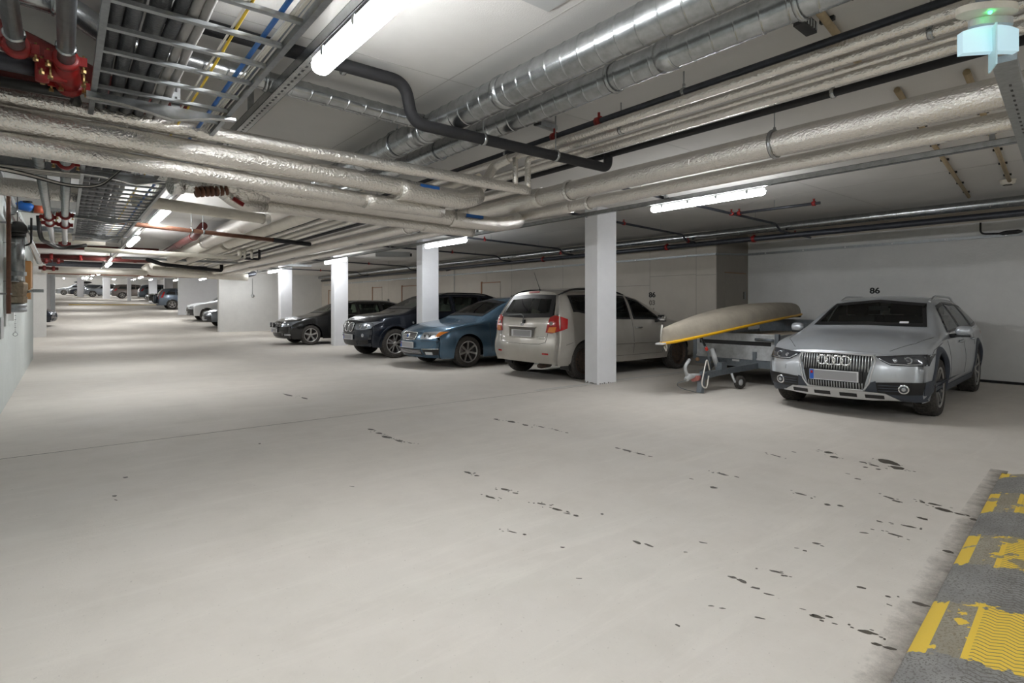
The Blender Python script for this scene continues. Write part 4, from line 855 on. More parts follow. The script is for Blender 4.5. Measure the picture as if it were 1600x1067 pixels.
o = q.build('grime_strip', dm, local=True); o.location = BA; o.rotation_euler = (0, 0, math.atan2(BD.y, BD.x))
tag(o, 'band of dirt along the edge of the speed bump', 'dirt', kind='stuff')
# ------------------------------------------------------------------ cars
def paint(name, col, metal=.75, rough=.32, dust=.25, dcol=(.36, .33, .29)):
    """metallic clear-coated paint with a film of dust where the noise is high"""
    if name in MATS: return MATS[name]
    m = mat(name, col, rough, metal, noise=.01, nscale=3, coat=.6)
    nt = m.node_tree; mr = [n for n in nt.nodes if n.bl_idname == 'ShaderNodeMapRange'][0]
    mr.inputs['To Max'].default_value = dust; mx = [n for n in nt.nodes if n.bl_idname == 'ShaderNodeMix'][0]; mx.inputs[7].default_value = (*dcol, 1)
    return m
PA_silver = paint('silver_paint', (.56, .60, .65), .5, .30, .3)
PA_champ = paint('champagne_paint', (.50, .48, .435), .45, .34, .5, (.38, .34, .29))
PA_blue = paint('steel_blue_paint', (.075, .155, .24), .6, .25, .10)
PA_navy = paint('dark_navy_paint', (.008, .014, .028), .5, .2, .04)
PA_black = paint('black_paint', (.008, .009, .010), .3, .2, .05)
PA_white = paint('white_paint', (.72, .74, .76), .1, .3, .06)
PA_grey = paint('blue_grey_paint', (.12, .16, .21), .6, .3, .15)
PA_brown = paint('brown_grey_paint', (.17, .145, .135), .6, .3, .15)
PA_lgrey = paint('light_grey_paint', (.26, .29, .33), .6, .3, .12)
PA_clad = mat('charcoal_cladding', (.055, .065, .085), .55, noise=.2, nscale=8)
TRIM = mat('black_trim', (.012, .012, .013), .35)
RUB = mat('tyre_rubber', (.022, .021, .020), .85, noise=.4, nscale=40, col2=(.09, .08, .07), bump=1.0, bscale=70)
ALLOY = mat('alloy_rim', (.52, .51, .49), .35, .8, noise=.25, nscale=20)
STEELRIM = mat('steel_rim_dark', (.05, .045, .042), .6, .4, noise=.4, nscale=30, col2=(.14, .09, .06))
CHROME = mat('chrome', (.85, .86, .88), .12, 1.0)
SATIN = mat('satin_silver', (.66, .67, .68), .3, .85)
REDL = mat('red_lens', (.42, .012, .012), .15, coat=1.0)
ORL = mat('orange_lens', (.75, .22, .02), .2, coat=1.0)
CLEARL = mat('headlamp_reflector', (.50, .53, .57), .2, .85, coat=1.0)
DARKL = mat('headlamp_housing', (.06, .065, .075), .12, .3, coat=1.0)
PLATE = mat('plate_grey', (.36, .36, .37), .5)
PLATEW = mat('plate_white', (.78, .79, .80), .4)
EU = mat('plate_blue', (.02, .10, .45), .4)
SEAT = mat('seat_fabric', (.05, .05, .055), .9)
SEATL = mat('light_seat', (.45, .41, .36), .8)
def glass_material(name, tint, f=.9):
    m = bpy.data.materials.new(name); m.use_nodes = True; nt = m.node_tree; nt.nodes.clear(); L = nt.links
    o = nd(nt, 'ShaderNodeOutputMaterial'); t = nd(nt, 'ShaderNodeBsdfTransparent'); g = nd(nt, 'ShaderNodeBsdfGlossy'); x = nd(nt, 'ShaderNodeMixShader'); fr = nd(nt, 'ShaderNodeFresnel')
    t.inputs[0].default_value = (*tint, 1); g.inputs['Roughness'].default_value = .03; fr.inputs[0].default_value = 1.5
    L.new(fr.outputs[0], x.inputs[0]); L.new(t.outputs[0], x.inputs[1]); L.new(g.outputs[0], x.inputs[2]); L.new(x.outputs[0], o.inputs[0])
    return m
GLASS = glass_material('car_glass', (.42, .50, .46))
PRIV = mat('dark_glass', (.012, .014, .014), .05, spec=.8)

def pchip(pts):
    xs = [p[0] for p in pts]; ys = [p[1] for p in pts]; n = len(xs); h = [xs[i+1]-xs[i] for i in range(n-1)]; d = [(ys[i+1]-ys[i])/h[i] for i in range(n-1)]
    m = [d[0]]+[0 if d[i-1]*d[i] <= 0 else 2*d[i-1]*d[i]/(d[i-1]+d[i]) for i in range(1, n-1)]+[d[-1]]
    def f(x):
        if x <= xs[0]: return ys[0]
        if x >= xs[-1]: return ys[-1]
        i = max(k for k in range(n-1) if xs[k] <= x); t = (x-xs[i])/h[i]
        return ys[i]*(2*t**3-3*t*t+1)+h[i]*m[i]*(t**3-2*t*t+t)+ys[i+1]*(-2*t**3+3*t*t)+h[i]*m[i+1]*(t**3-t*t)
    return f
def in_poly(x, y, P):
    c = False; j = len(P)-1
    for i in range(len(P)):
        if (P[i][1] > y) != (P[j][1] > y) and x < (P[j][0]-P[i][0])*(y-P[i][1])/(P[j][1]-P[i][1])+P[i][0]: c = not c
        j = i
    return c
def inset(P, d):
    """move every vertex of a closed polygon inward by d"""
    n = len(P); A = sum(P[i][0]*P[(i+1) % n][1]-P[(i+1) % n][0]*P[i][1] for i in range(n)); s = 1 if A > 0 else -1; out = []
    for i in range(n):
        a, b, c = Vector(P[i-1]), Vector(P[i]), Vector(P[(i+1) % n]); e0 = (b-a).normalized(); e1 = (c-b).normalized()
        n0 = Vector((-e0.y, e0.x))*s; n1 = Vector((-e1.y, e1.x))*s; v = n0+n1; l = v.length
        v = v/l if l > 1e-6 else n0; k = d/max(.5, v.dot(n0)); out.append((b.x+v.x*k, b.y+v.y*k))
    return out
def mirror_poly(P): return [(-a, b) for a, b in reversed(P)]
def dense(P, step=.06):
    out = []
    for i in range(len(P)):
        a, b = Vector(P[i]), Vector(P[(i+1) % len(P)]); n = max(1, int((b-a).length/step))
        out += [tuple(a+(b-a)*(k/n)) for k in range(n)]
    return out
class Car:
    def __init__(c, name, label, S, pos, rz, scale=1.0, lod=0):
        c.S = S; c.lod = lod; c.root = empty(name, pos, label, 'car', None, rz); c.root.scale = (scale,)*3; c.root['_w'] = [0, 0, 0]
        c.L = S['L']; c.holes = []; c.body()
    def add(c, q, name, m, parent=None, label=None):
        o = q.build(name, m, parent or c.root, local=True)
        if label: o['label'] = label
        return o
    def warp(c, x, y, z):
        S = c.S; L = c.L; a = abs(y)
        rf = S['_rf'](z); pf = S['planF'][0]*(a/S['W'])**S['planF'][1]
        rr = S['_rr'](z); pr = S['planR'][0]*(a/S['W'])**S['planR'][1]
        s1 = max(0, 1-x/S.get('rampF', .85))**2; s2 = max(0, 1-(L-x)/S.get('rampR', .75))**2; s3 = max(0, 1-(L-x)/S.get('rampT', 1.5))**2
        s4 = max(0, 1-x/.5)**2
        return (x+s4*rf+s1*pf-s3*rr-s2*pr, y, z)
    def body(c):
        S = c.S; L = c.L; st = .05 if c.lod == 0 else .11
        hw = pchip(S['half']); top = pchip(S['top']); belt = pchip(S['belt']); ry = pchip(S['raily']); rz_ = pchip(S['railz'])
        S['_rf'] = pchip(S['rakeF']); S['_rr'] = pchip(S['rakeR']); R = S['Ra']; xs = set()
        k = 0.0
        while k < L: xs.add(round(k, 4)); k += st
        for xc in (S['xf'], S['xr']):
            for k in range(0, 19): xs.add(round(xc-R*math.cos(PI*k/18), 4))
        for e_ in (.012, .03, L-.012, L-.03, L): xs.add(e_)
        xs = sorted(xs); o = [xs[0]]
        for x in xs[1:]:
            if x-o[-1] > .006: o.append(x)
        o[-1] = L; xs = o
        zw = S['zw']; sill = pchip(S.get('sill', [(0, S['zs']), (L, S['zs'])]))
        def zb(x):
            z = sill(x)
            for xc in (S['xf'], S['xr']):
                d = abs(x-xc)
                if d < R: z = max(z, zw+math.sqrt(R*R-d*d))
            return z
        NL, NG, NR = (12, 7, 9) if c.lod == 0 else (7, 3, 4)
        rows = []
        for x in xs:
            W_ = hw(x); b = belt(x); z0 = zb(x); zl = sill(x); r = []; zs = S.get('zwide', .62)
            for i in range(NL):
                z = z0+(b-z0)*i/(NL-1)
                y = W_-(S.get('tuckL', .06)*((zs-z)/(zs-zl))**2 if z < zs else S.get('tuckH', .05)*((z-zs)/max(.05, b-zs))**1.6)
                r.append((y, z))
            yb = r[-1][0]; y1, z1 = min(yb-.02, ry(x)), max(rz_(x), b+.004)
            for i in range(1, NG+1):
                t = i/NG; r.append((yb+(y1-yb)*t+.018*math.sin(PI*t), b+(z1-b)*t))
            T = max(top(x), z1+.004)
            for i in range(1, NR+1):
                t = 1-i/NR; r.append((y1*t, T-(T-z1)*t**2.4))
            rows.append(r)
        n = len(rows[0]); V = []; F = []
        for x, r in zip(xs, rows):
            for y, z in r: V.append(c.warp(x, -y, z))          # side -1
        for x, r in zip(xs, rows):
            for y, z in r: V.append(c.warp(x, y, z))
        m = len(xs); off = m*n
        for i in range(m-1):
            for j in range(n-1):
                a = i*n+j; F.append((a, a+1, a+n+1, a+n)); F.append((off+a, off+a+n, off+a+n+1, off+a+1))
        # caps: strips between the left and the right half
        nc = 16 if c.lod == 0 else 6
        def cap(i, x, flip):
            base = i*n; prev = None
            for j in range(n):
                y, z = rows[i][j]
                if y < .001: line = [base+j]
                else:
                    line = [base+j]
                    for k in range(1, nc):
                        V.append(c.warp(x, -y+2*y*k/nc, z)); line.append(len(V)-1)
                    line.append(off+base+j)
                if prev is not None:
                    for k in range(nc):
                        a, b_ = prev[min(k, len(prev)-1)], prev[min(k+1, len(prev)-1)]; d, e = line[min(k, len(line)-1)], line[min(k+1, len(line)-1)]
                        f = [a, b_, e, d] if not flip else [a, d, e, b_]
                        g = []; [g.append(q) for q in f if q not in g]
                        if len(g) > 2: F.append(tuple(g))
                prev = line
        cap(0, xs[0], True); cap(m-1, xs[-1], False)
        # weld the centre line, then smooth everything but the open lower edge
        rem = {}
        for i in range(m): rem[off+i*n+n-1] = i*n+n-1
        F = [tuple(dict.fromkeys(rem.get(k, k) for k in f)) for f in F]; F = [f for f in F if len(f) > 2]
        nb = {}
        for f in F:
            for a, b_ in zip(f, f[1:]+f[:1]): nb.setdefault(a, set()).add(b_); nb.setdefault(b_, set()).add(a)
        low = set(i*n for i in range(m)) | set(off+i*n for i in range(m))
        for it in range(S.get('smooth', 3)):
            N_ = list(V)
            for a, s_ in nb.items():
                if a in low: continue
                k = len(s_); x = sum(V[b_][0] for b_ in s_)/k; y = sum(V[b_][1] for b_ in s_)/k; z = sum(V[b_][2] for b_ in s_)/k
                v = V[a]; w = .5; N_[a] = (v[0]*(1-w)+x*w, v[1]*(1-w)+y*w, v[2]*(1-w)+z*w)
            V = N_
        c.V = V; c.F = F; c.bvh = BVHTree.FromPolygons(V, F)
    def finish(c, m):
        keep = []
        for f in c.F:
            p = [sum(c.V[k][i] for k in f)/len(f) for i in range(3)]; drop = False
            for ax, P in c.holes:
                if ax == 'f' and p[0] < c.L*.6 and p[2] > c.S['cowl'] and in_poly(p[1], p[2], P): drop = True
                if ax == 'r' and p[0] > c.L*.6 and in_poly(p[1], p[2], P):
                    a, b_, d = (Vector(c.V[k]) for k in f[:3]); nn = (b_-a).cross(d-a).normalized()
                    if abs(nn.x) > .35 and p[0] > c.L-1.0: drop = True
                if ax == 's' and abs(p[1]) > .45 and in_poly(p[0], p[2], P): drop = True
            if not drop: keep.append(f)
        q = MB(); q.v = [tuple(v) for v in c.V]; q.f = keep; q.sm = [True]*len(keep)
        return c.add(q, 'body', m)
    def hit(c, ax, a, b, side=-1):
        if ax == 'f': o, d = Vector((-1, a, b)), Vector((1, 0, 0))
        elif ax == 'r': o, d = Vector((c.L+1, a, b)), Vector((-1, 0, 0))
        elif ax == 's': o, d = Vector((a, side*2, b)), Vector((0, -side, 0))
        elif ax == 't': o, d = Vector((a, b, 3)), Vector((0, 0, -1))
        h = c.bvh.ray_cast(o, d)
        if ax in 'fr':
            k = 0
            while h[0] is None and k < 30: a *= .985; k += 1; o.y = a; h = c.bvh.ray_cast(o, d)
            if h[0] is not None and k: pass
        if h[0] is None:
            g = {'f': Vector((.1, a, b)), 'r': Vector((c.L-.1, a, b)), 's': Vector((a, side*c.S['W'], b)), 't': Vector((a, b, 1.4))}[ax]
            h = c.bvh.find_nearest(g)
        p, nn = h[0], h[1]
        if nn.dot(d) > 0: nn = -nn
        return p, nn
    def pt(c, ax, a, b, off=.004, side=-1):
        p, nn = c.hit(ax, a, b, side); return p+nn*off
    def patch(c, name, lower, upper, ax, m, off=.005, side=-1, nu=10, nv=5, parent=None, edge=.012, label=None, q=None):
        """a panel that hugs the body between two edge lines, with a turned-in rim"""
        def samp(P, t):
            d = [0]
            for a, b in zip(P, P[1:]): d.append(d[-1]+math.dist(a, b))
            s = t*d[-1]
            for i in range(len(P)-1):
                if s <= d[i+1]+1e-9:
                    k = (s-d[i])/max(1e-9, d[i+1]-d[i]); return (P[i][0]+(P[i+1][0]-P[i][0])*k, P[i][1]+(P[i+1][1]-P[i][1])*k)
            return P[-1]
        rows = []
        for v in range(nv+1):
            row = []
            for u in range(nu+1):
                a = samp(lower, u/nu); b = samp(upper, u/nu); row.append((a[0]+(b[0]-a[0])*v/nv, a[1]+(b[1]-a[1])*v/nv))
            rows.append(row)
        H = [[c.hit(ax, a, b, side) for a, b in r] for r in rows]
        g = [[p+n_*off for p, n_ in r] for r in H]
        mb = q or MB(); pn = (g[0][1]-g[0][0]).cross(g[1][0]-g[0][0]) if False else (g[nv//2][nu//2+1]-g[nv//2][nu//2]).cross(g[nv//2+1][nu//2]-g[nv//2][nu//2])
        mb.grid(g, True, flip=pn.dot(H[nv//2][nu//2][1]) < 0)
        if edge:
            per = [(0, u) for u in range(nu+1)]+[(v, nu) for v in range(1, nv+1)]+[(nv, u) for u in range(nu-1, -1, -1)]+[(v, 0) for v in range(nv-1, -1, -1)]
            mb.grid([[g[v][u] for v, u in per], [H[v][u][0]-H[v][u][1]*edge for v, u in per]], False)
        if q is None: return c.add(mb, name, m, parent, label)
    def window(c, name, lower, upper, ax, side=-1, ring=.055, gm=None, hole=True, nu=12, nv=7, both=True, rim=None):
        P = list(lower)+list(reversed(upper)); sides = (-1, 1) if (ax == 's' and both) else (side,)
        if hole and c.lod == 0: c.holes.append((ax, inset(P, .02)))
        res = None
        for s in sides:
            res = c.patch(name, lower, upper, ax, gm or (GLASS if (hole and c.lod == 0) else PRIV), .006, s, nu, nv, edge=0)
            if c.lod == 0:
                Pd = dense(P); I = inset(P, ring); Id = []
                for i in range(len(P)):
                    a, b = Vector(P[i]), Vector(P[(i+1) % len(P)]); a2, b2 = Vector(I[i]), Vector(I[(i+1) % len(P)]); n = max(1, int((b-a).length/.06))
                    Id += [tuple(a2+(b2-a2)*(k/n)) for k in range(n)]
                Pd.append(Pd[0]); Id.append(Id[0]); q = MB()
                q.grid([[c.pt(ax, a, b, .008, s) for a, b in Pd], [c.pt(ax, a, b, .008, s) for a, b in Id]], True)
                if len(Pd) > 3: c.add(q, 'window_surround', rim or TRIM, res)
        return res
    def line(c, name, pts, ax, r, m, side=-1, parent=None, off=.0, step=.05, n=6, closed=False):
        P = []
        for a, b in zip(pts, pts[1:]):
            k = max(1, int(math.dist(a, b)/step)); P += [(a[0]+(b[0]-a[0])*i/k, a[1]+(b[1]-a[1])*i/k) for i in range(k)]
        if not closed: P.append(pts[-1])
        q = MB(); q.tube([c.pt(ax, a, b, off, side) for a, b in P], r, n, closed=closed); return c.add(q, name, m, parent)
    def arch_trim(c, xc, w, m, side, off=.012, a0=-.15, a1=PI+.15):
        R = c.S['Ra']-.004; zw = c.S['zw']; rows = []
        for k in range(25):
            t = a0+(a1-a0)*k/24; r = []
            for rr in (R, R+w*.5, R+w):
                x, z = xc+rr*math.cos(t), zw+rr*math.sin(t); z = max(z, c.S['zs']-.0); p, nn = c.hit('s', x, max(z, c.S['zs']+.01), side)
                r.append(Vector((x, p.y, z))+Vector((0, side, 0))*(off if rr < R+w*.9 else .002))
            r.insert(0, r[0]-Vector((0, side*.05, 0))); rows.append(r)
        q = MB(); q.grid(rows, True); return c.add(q, 'wheel_arch_trim', m)
    def wheels(c, style, rim=ALLOY, rr=None, steer=0.0):
        S = c.S; R = S['R']; w = S.get('tw', .215); yt = S['W']-S.get('winset', .03)
        for xc in (S['xf'], S['xr']):
            for side in (-1, 1):
                yo = side*yt; yi = side*(yt-w); ax = Vector((0, side, 0)); st = steer if xc == S['xf'] else 0
                if st: ax = Vector((math.sin(st)*side, math.cos(st)*side, 0))
                ctr = Vector((xc, side*(yt-w), R)); rim_r = rr or R*.70
                q = MB(); q.lathe([(rim_r, .01), (R*.93, .0), (R*.985, .02), (R, .045), (R, w-.045), (R*.985, w-.02), (R*.93, w), (rim_r+.01, w-.004), (rim_r, w-.012)], ctr, ax, 40)
                if c.lod == 0:          # tread blocks
                    for k in range(44):
                        t = 2*PI*k/44; u = ax.cross(Vector((0, 0, 1))).normalized(); rad = u*math.cos(t)+Vector((0, 0, 1))*math.sin(t); tan = ax.cross(rad)
                        for h in (.055, .105, .16): q.obox(ctr+ax*h+rad*(R+.0), tan, ax, rad, .016, .021, .005)
                t_ = c.add(q, 'wheel', RUB)
                q = MB(); q.lathe([(rim_r*.2, w*.35), (rim_r*.93, w*.35), (rim_r*.93, w-.03), (rim_r*.99, w-.008), (rim_r*1.01, w-.004), (rim_r*1.0, w-.016)], ctr, ax, 36)
                c.add(q, 'rim_barrel', STEELRIM if style == 'steel' else mat('rim_shadow', (.12, .12, .12), .5, .6), t_)
                u = ax.cross(Vector((0, 0, 1))).normalized(); zed = Vector((0, 0, 1))
                q = MB(); q.lathe([(rim_r*.90, w-.014), (rim_r*.96, w-.004), (rim_r*1.0, w-.003), (rim_r*1.005, w-.012)], ctr, ax, 36)
                hub = w-.028
                q.lathe([(.001, hub+.010), (rim_r*.14, hub+.008), (rim_r*.22, hub-.004), (rim_r*.24, hub-.03)], ctr, ax, 20)
                def spoke(t, w0, w1, tw=0):
                    rad = u*math.cos(t)+zed*math.sin(t); tan = ax.cross(rad); r2 = u*math.cos(t+tw)+zed*math.sin(t+tw)
                    a = ctr+rad*rim_r*.16+ax*(hub-.004); b = ctr+r2*rim_r*.95+ax*(w-.014)
                    vs = [a-tan*w0, a+tan*w0, a+tan*w0-ax*.03, a-tan*w0-ax*.03, b-tan*w1, b+tan*w1, b+tan*w1-ax*.03, b-tan*w1-ax*.03]
                    q.add(vs, [(0, 1, 5, 4), (1, 2, 6, 5), (2, 3, 7, 6), (3, 0, 4, 7), (4, 5, 6, 7), (0, 3, 2, 1)])
                if style == 'steel':
                    q = MB(); q.lathe([(.001, hub), (rim_r*.2, hub+.012), (rim_r*.32, hub-.02), (rim_r*.6, hub+.0), (rim_r*.82, hub-.015), (rim_r*.93, hub-.03)], ctr, ax, 30)
                    o = c.add(q, 'steel_disc', STEELRIM, t_); q = MB()
                    for k in range(14):
                        t = 2*PI*k/14; rad = u*math.cos(t)+zed*math.sin(t); q.lathe([(.001, 0), (rim_r*.055, 0)], ctr+rad*rim_r*.70+ax*(hub-.002), ax, 8)
                    c.add(q, 'vent_holes', TRIM, o); continue
                nsp = {'five': 5, 'seven': 7, 'ten': 10, 'double': 5, 'five_y': 5}[style]
                for k in range(nsp):
                    t = 2*PI*k/nsp+PI/2
                    if style == 'five': spoke(t, rim_r*.10, rim_r*.14)
                    elif style == 'seven': spoke(t, rim_r*.065, rim_r*.10)
                    elif style == 'ten': spoke(t, rim_r*.05, rim_r*.055)
                    else: spoke(t-.10, rim_r*.05, rim_r*.05, -.12); spoke(t+.10, rim_r*.05, rim_r*.05, .12)
                c.add(q, 'rim', rim, t_)
                q = MB(); q.lathe([(.001, w*.45), (rim_r*.7, w*.45), (rim_r*.7, w*.40)], ctr, ax, 24); c.add(q, 'brake_disc', mat('brake_disc', (.16, .14, .13), .4, .8), t_)
        Rw = S['Ra']+.0
        for xc in (S['xf'], S['xr']):
            for side in (-1, 1):
                rows = []; q = MB()
                for k in range(13):
                    t = PI*k/12; x, z = xc+Rw*math.cos(t), S['zw']+Rw*math.sin(t); rows.append([(x, side*(S['W']-.05), z), (x, side*(S['W']-.42), z)])
                q.grid(rows, True); c.add(q, 'wheel_well', TRIM)
        q = MB(); z = S['zs']+.03; x0, x1 = .35, c.L-.35
        q.box(S['xf']+S['Ra'], -S['W']+.10, z, S['xr']-S['Ra'], S['W']-.10, z+.02); q.box(x0, -S['W']+.45, z, x1, S['W']-.45, z+.02)
        q.box(x0, -S['W']+.22, z, S['xf']-S['Ra'], S['W']-.22, z+.02); q.box(S['xr']+S['Ra'], -S['W']+.22, z, x1, S['W']-.22, z+.02)
        q.box(S['xf']-.05, -.7, .2, S['xf']+.05, .7, .28); q.box(S['xr']-.05, -.7, .2, S['xr']+.05, .7, .28)
        c.add(q, 'underbody', TRIM)
    def interior(c, seat=SEAT, rows=(2.05, 2.95), dash=1.45, zf=.35, right=False):
        S = c.S; W_ = S['W']-.16
        q = MB(); q.box(dash-.1, -W_, zf, S['L']-.5, W_, zf+.03); q.box(dash-.12, -W_, zf, dash-.09, W_, .9); c.add(q, 'cabin_floor', SEAT)
        q = MB(); q.tube([(dash+.05, -W_+.06, S['dz']-.12), (dash+.05, W_-.06, S['dz']-.12)], .12, 12); q.box(dash-.35, -W_+.25, S['dz']-.14, dash+.05, W_-.25, S['dz']-.07); c.add(q, 'dashboard', mat('dashboard', (.03, .03, .032), .8))
        q = MB(); q.lathe([(.175+.014*math.cos(a), .014*math.sin(a)) for a in [k*PI/4 for k in range(9)]], (dash+.28, -.36, S['dz']-.10), (1, 0, .45), 24); q.tube([(dash+.1, -.36, S['dz']-.18), (dash+.28, -.36, S['dz']-.10)], .03, 8); q.box(dash+.27, -.53, S['dz']-.115, dash+.29, -.19, S['dz']-.085); c.add(q, 'steering_wheel', TRIM)
        for i, x in enumerate(rows):
            for y in ((-.36, .36) if i == 0 else (-.42, 0, .42)):
                w = .24 if i == 0 else .20; q = MB(); q.v = []
                q.obox((x-.22, y, zf+.22), (1, 0, .12), (0, 1, 0), (-.12, 0, 1), .26, w, .09)
                q.obox((x+.16, y, zf+.50), (.25, 0, 1), (0, 1, 0), (1, 0, -.25), .32, w, .06)
                o = c.add(q, 'seat', seat)
                q = MB(); q.obox((x+.25, y, zf+.93), (.2, 0, 1), (0, 1, 0), (1, 0, -.2), .09, .13, .045); c.add(q, 'headrest', seat, o)
    def mirror(c, x, z, m, out=.19, h=.075):
        for s in (-1, 1):
            p, nn = c.hit('s', x, z-.04, s); y0 = abs(p.y)
            q = MB(); rows = []
            for k in range(9):
                t = k/8; rr = h*(1-abs(2*t-1)**3.2)**.5+.004; yy = s*(y0+.05+t*out)
                rows.append([(x-.01+rr*.95*math.cos(a)*(1 if math.cos(a) < 0 else .35)+.02*t, yy, z+.03+rr*math.sin(a)*.85) for a in [2*PI*j/16 for j in range(17)]])
            q.grid(rows, True); o = c.add(q, 'mirror', m)
            q = MB(); q.tube([(x+.01, s*(y0-.02), z-.045), (x+.01, s*(y0+.10), z-.02)], .026, 8); q.box(x-.05, s*(y0+.06), z-.045, x+.02, s*(y0+.05+out*.85), z-.025); c.add(q, 'mirror_foot', TRIM, o)
            q = MB(); q.obox((x+.024, s*(y0+.05+out*.5), z+.03), (0, 1, 0), (0, 0, 1), (1, 0, 0), out*.42, h*.7, .003); c.add(q, 'mirror_glass', CHROME, o)
    def plate(c, ax, z, w=.52, h=.115, y=0, eu=True, off=.02, tone=PLATE):
        p, nn = c.hit(ax, y, z); s = -1 if ax == 'f' else 1; x = p.x+s*off
        q = MB(); q.box(x, y-w/2-.004, z-h/2-.004, x-s*.02, y+w/2+.004, z+h/2+.004); o = c.add(q, 'number_plate', PLATEW)
        q = MB(); q.box(x+s*.003, y-w/2+(.010 if s < 0 else .05), z-h/2+.006, x, y+w/2-(.05 if s < 0 else .010), z+h/2-.006); c.add(q, 'plate_face', tone, o)
        if eu:
            q = MB()
            ya, yb = (y+w/2-.045, y+w/2) if s < 0 else (y-w/2, y-w/2+.045); q.box(x+s*.004, ya, z-h/2, x, yb, z+h/2); c.add(q, 'country_strip', EU, o)
            q = MB(); q.box(x+s*.005, ya+.01, z+.012, x+s*.004, yb-.01, z+.042); c.add(q, 'strip_flag', REDL, o)
    def handles(c, xs, z, m):
        for s in (-1, 1):
            for x in xs:
                p, nn = c.hit('s', x, z, s); q = MB(); q.tube([(x-.10, p.y, z), (x-.085, p.y+s*.028, z), (x+.085, p.y+s*.028, z+.004), (x+.10, p.y, z+.004)], .013, 8); c.add(q, 'door_handle', m)
    def rails(c, x0, x1, y, m, h=.045, r=.014):
        for s in (-1, 1):
            pts = []
            for k in range(13):
                t = k/12; x = x0+(x1-x0)*t; p, nn = c.hit('t', x, s*y); pts.append((x, s*y, p.z+h*min(1, 5*t, 5*(1-t))))
            q = MB(); q.tube(pts, r, 8); c.add(q, 'roof_rail', m)
    def seams(c, polys, r=.0035):
        q = MB()
        for ax, pts, both in polys:
            for s in ((-1, 1) if both else (-1,)):
                P = []
                pp = [(a, b*s if ax in 't' and both else b) for a, b in pts] if ax == 't' else ([(a*s, b) for a, b in pts] if ax in 'fr' and both else pts)
                for a, b in zip(pp, pp[1:]):
                    k = max(1, int(math.dist(a, b)/.06)); P += [(a[0]+(b[0]-a[0])*i/k, a[1]+(b[1]-a[1])*i/k) for i in range(k)]
                P.append(pp[-1]); q.tube([c.pt(ax, a, b, -.0005, s) for a, b in P], r, 5)
        o = c.add(q, 'panel_gaps', TRIM); o['kind'] = 'stuff'
# ------------------------------------------------------------------ the five near cars
def M2(P): return [(-a, b) for a, b in P]
def both_f(c, name, lo, up, m, ax='f', **k):
    o = []
    for s in (1, -1):
        o.append(c.patch(name, lo if s > 0 else M2(lo), up if s > 0 else M2(up), ax, m, **k))
    return o
def disc_on(c, ax, a, b, r, m, name, off=.012, parent=None, th=.012, n=20):
    p, nn = c.hit(ax, a, b); d = Vector((-1, 0, 0)) if ax == 'f' else (Vector((1, 0, 0)) if ax == 'r' else nn)
    d = (d+nn).normalized(); q = MB(); q.lathe([(.001, off), (r*.9, off), (r, off-.003), (r, off-th-.01)], p, d, n); return c.add(q, name, m, parent)
def ring_on(c, ax, a, b, r, tr, m, name, off=.012, parent=None):
    p, nn = c.hit(ax, a, b); d = Vector((-1, 0, 0)) if ax == 'f' else Vector((1, 0, 0))
    q = MB(); ctr = p+d*off; q.tube([ctr+Vector((0, math.cos(t)*r, math.sin(t)*r)) for t in [2*PI*k/24 for k in range(24)]], tr, 8, closed=True); return c.add(q, name, m, parent)
def frame_line(c, name, P, ax, r, m, off=.006, parent=None): return c.line(name, P+[P[0]], ax, r, m, off=off, parent=parent, step=.03)

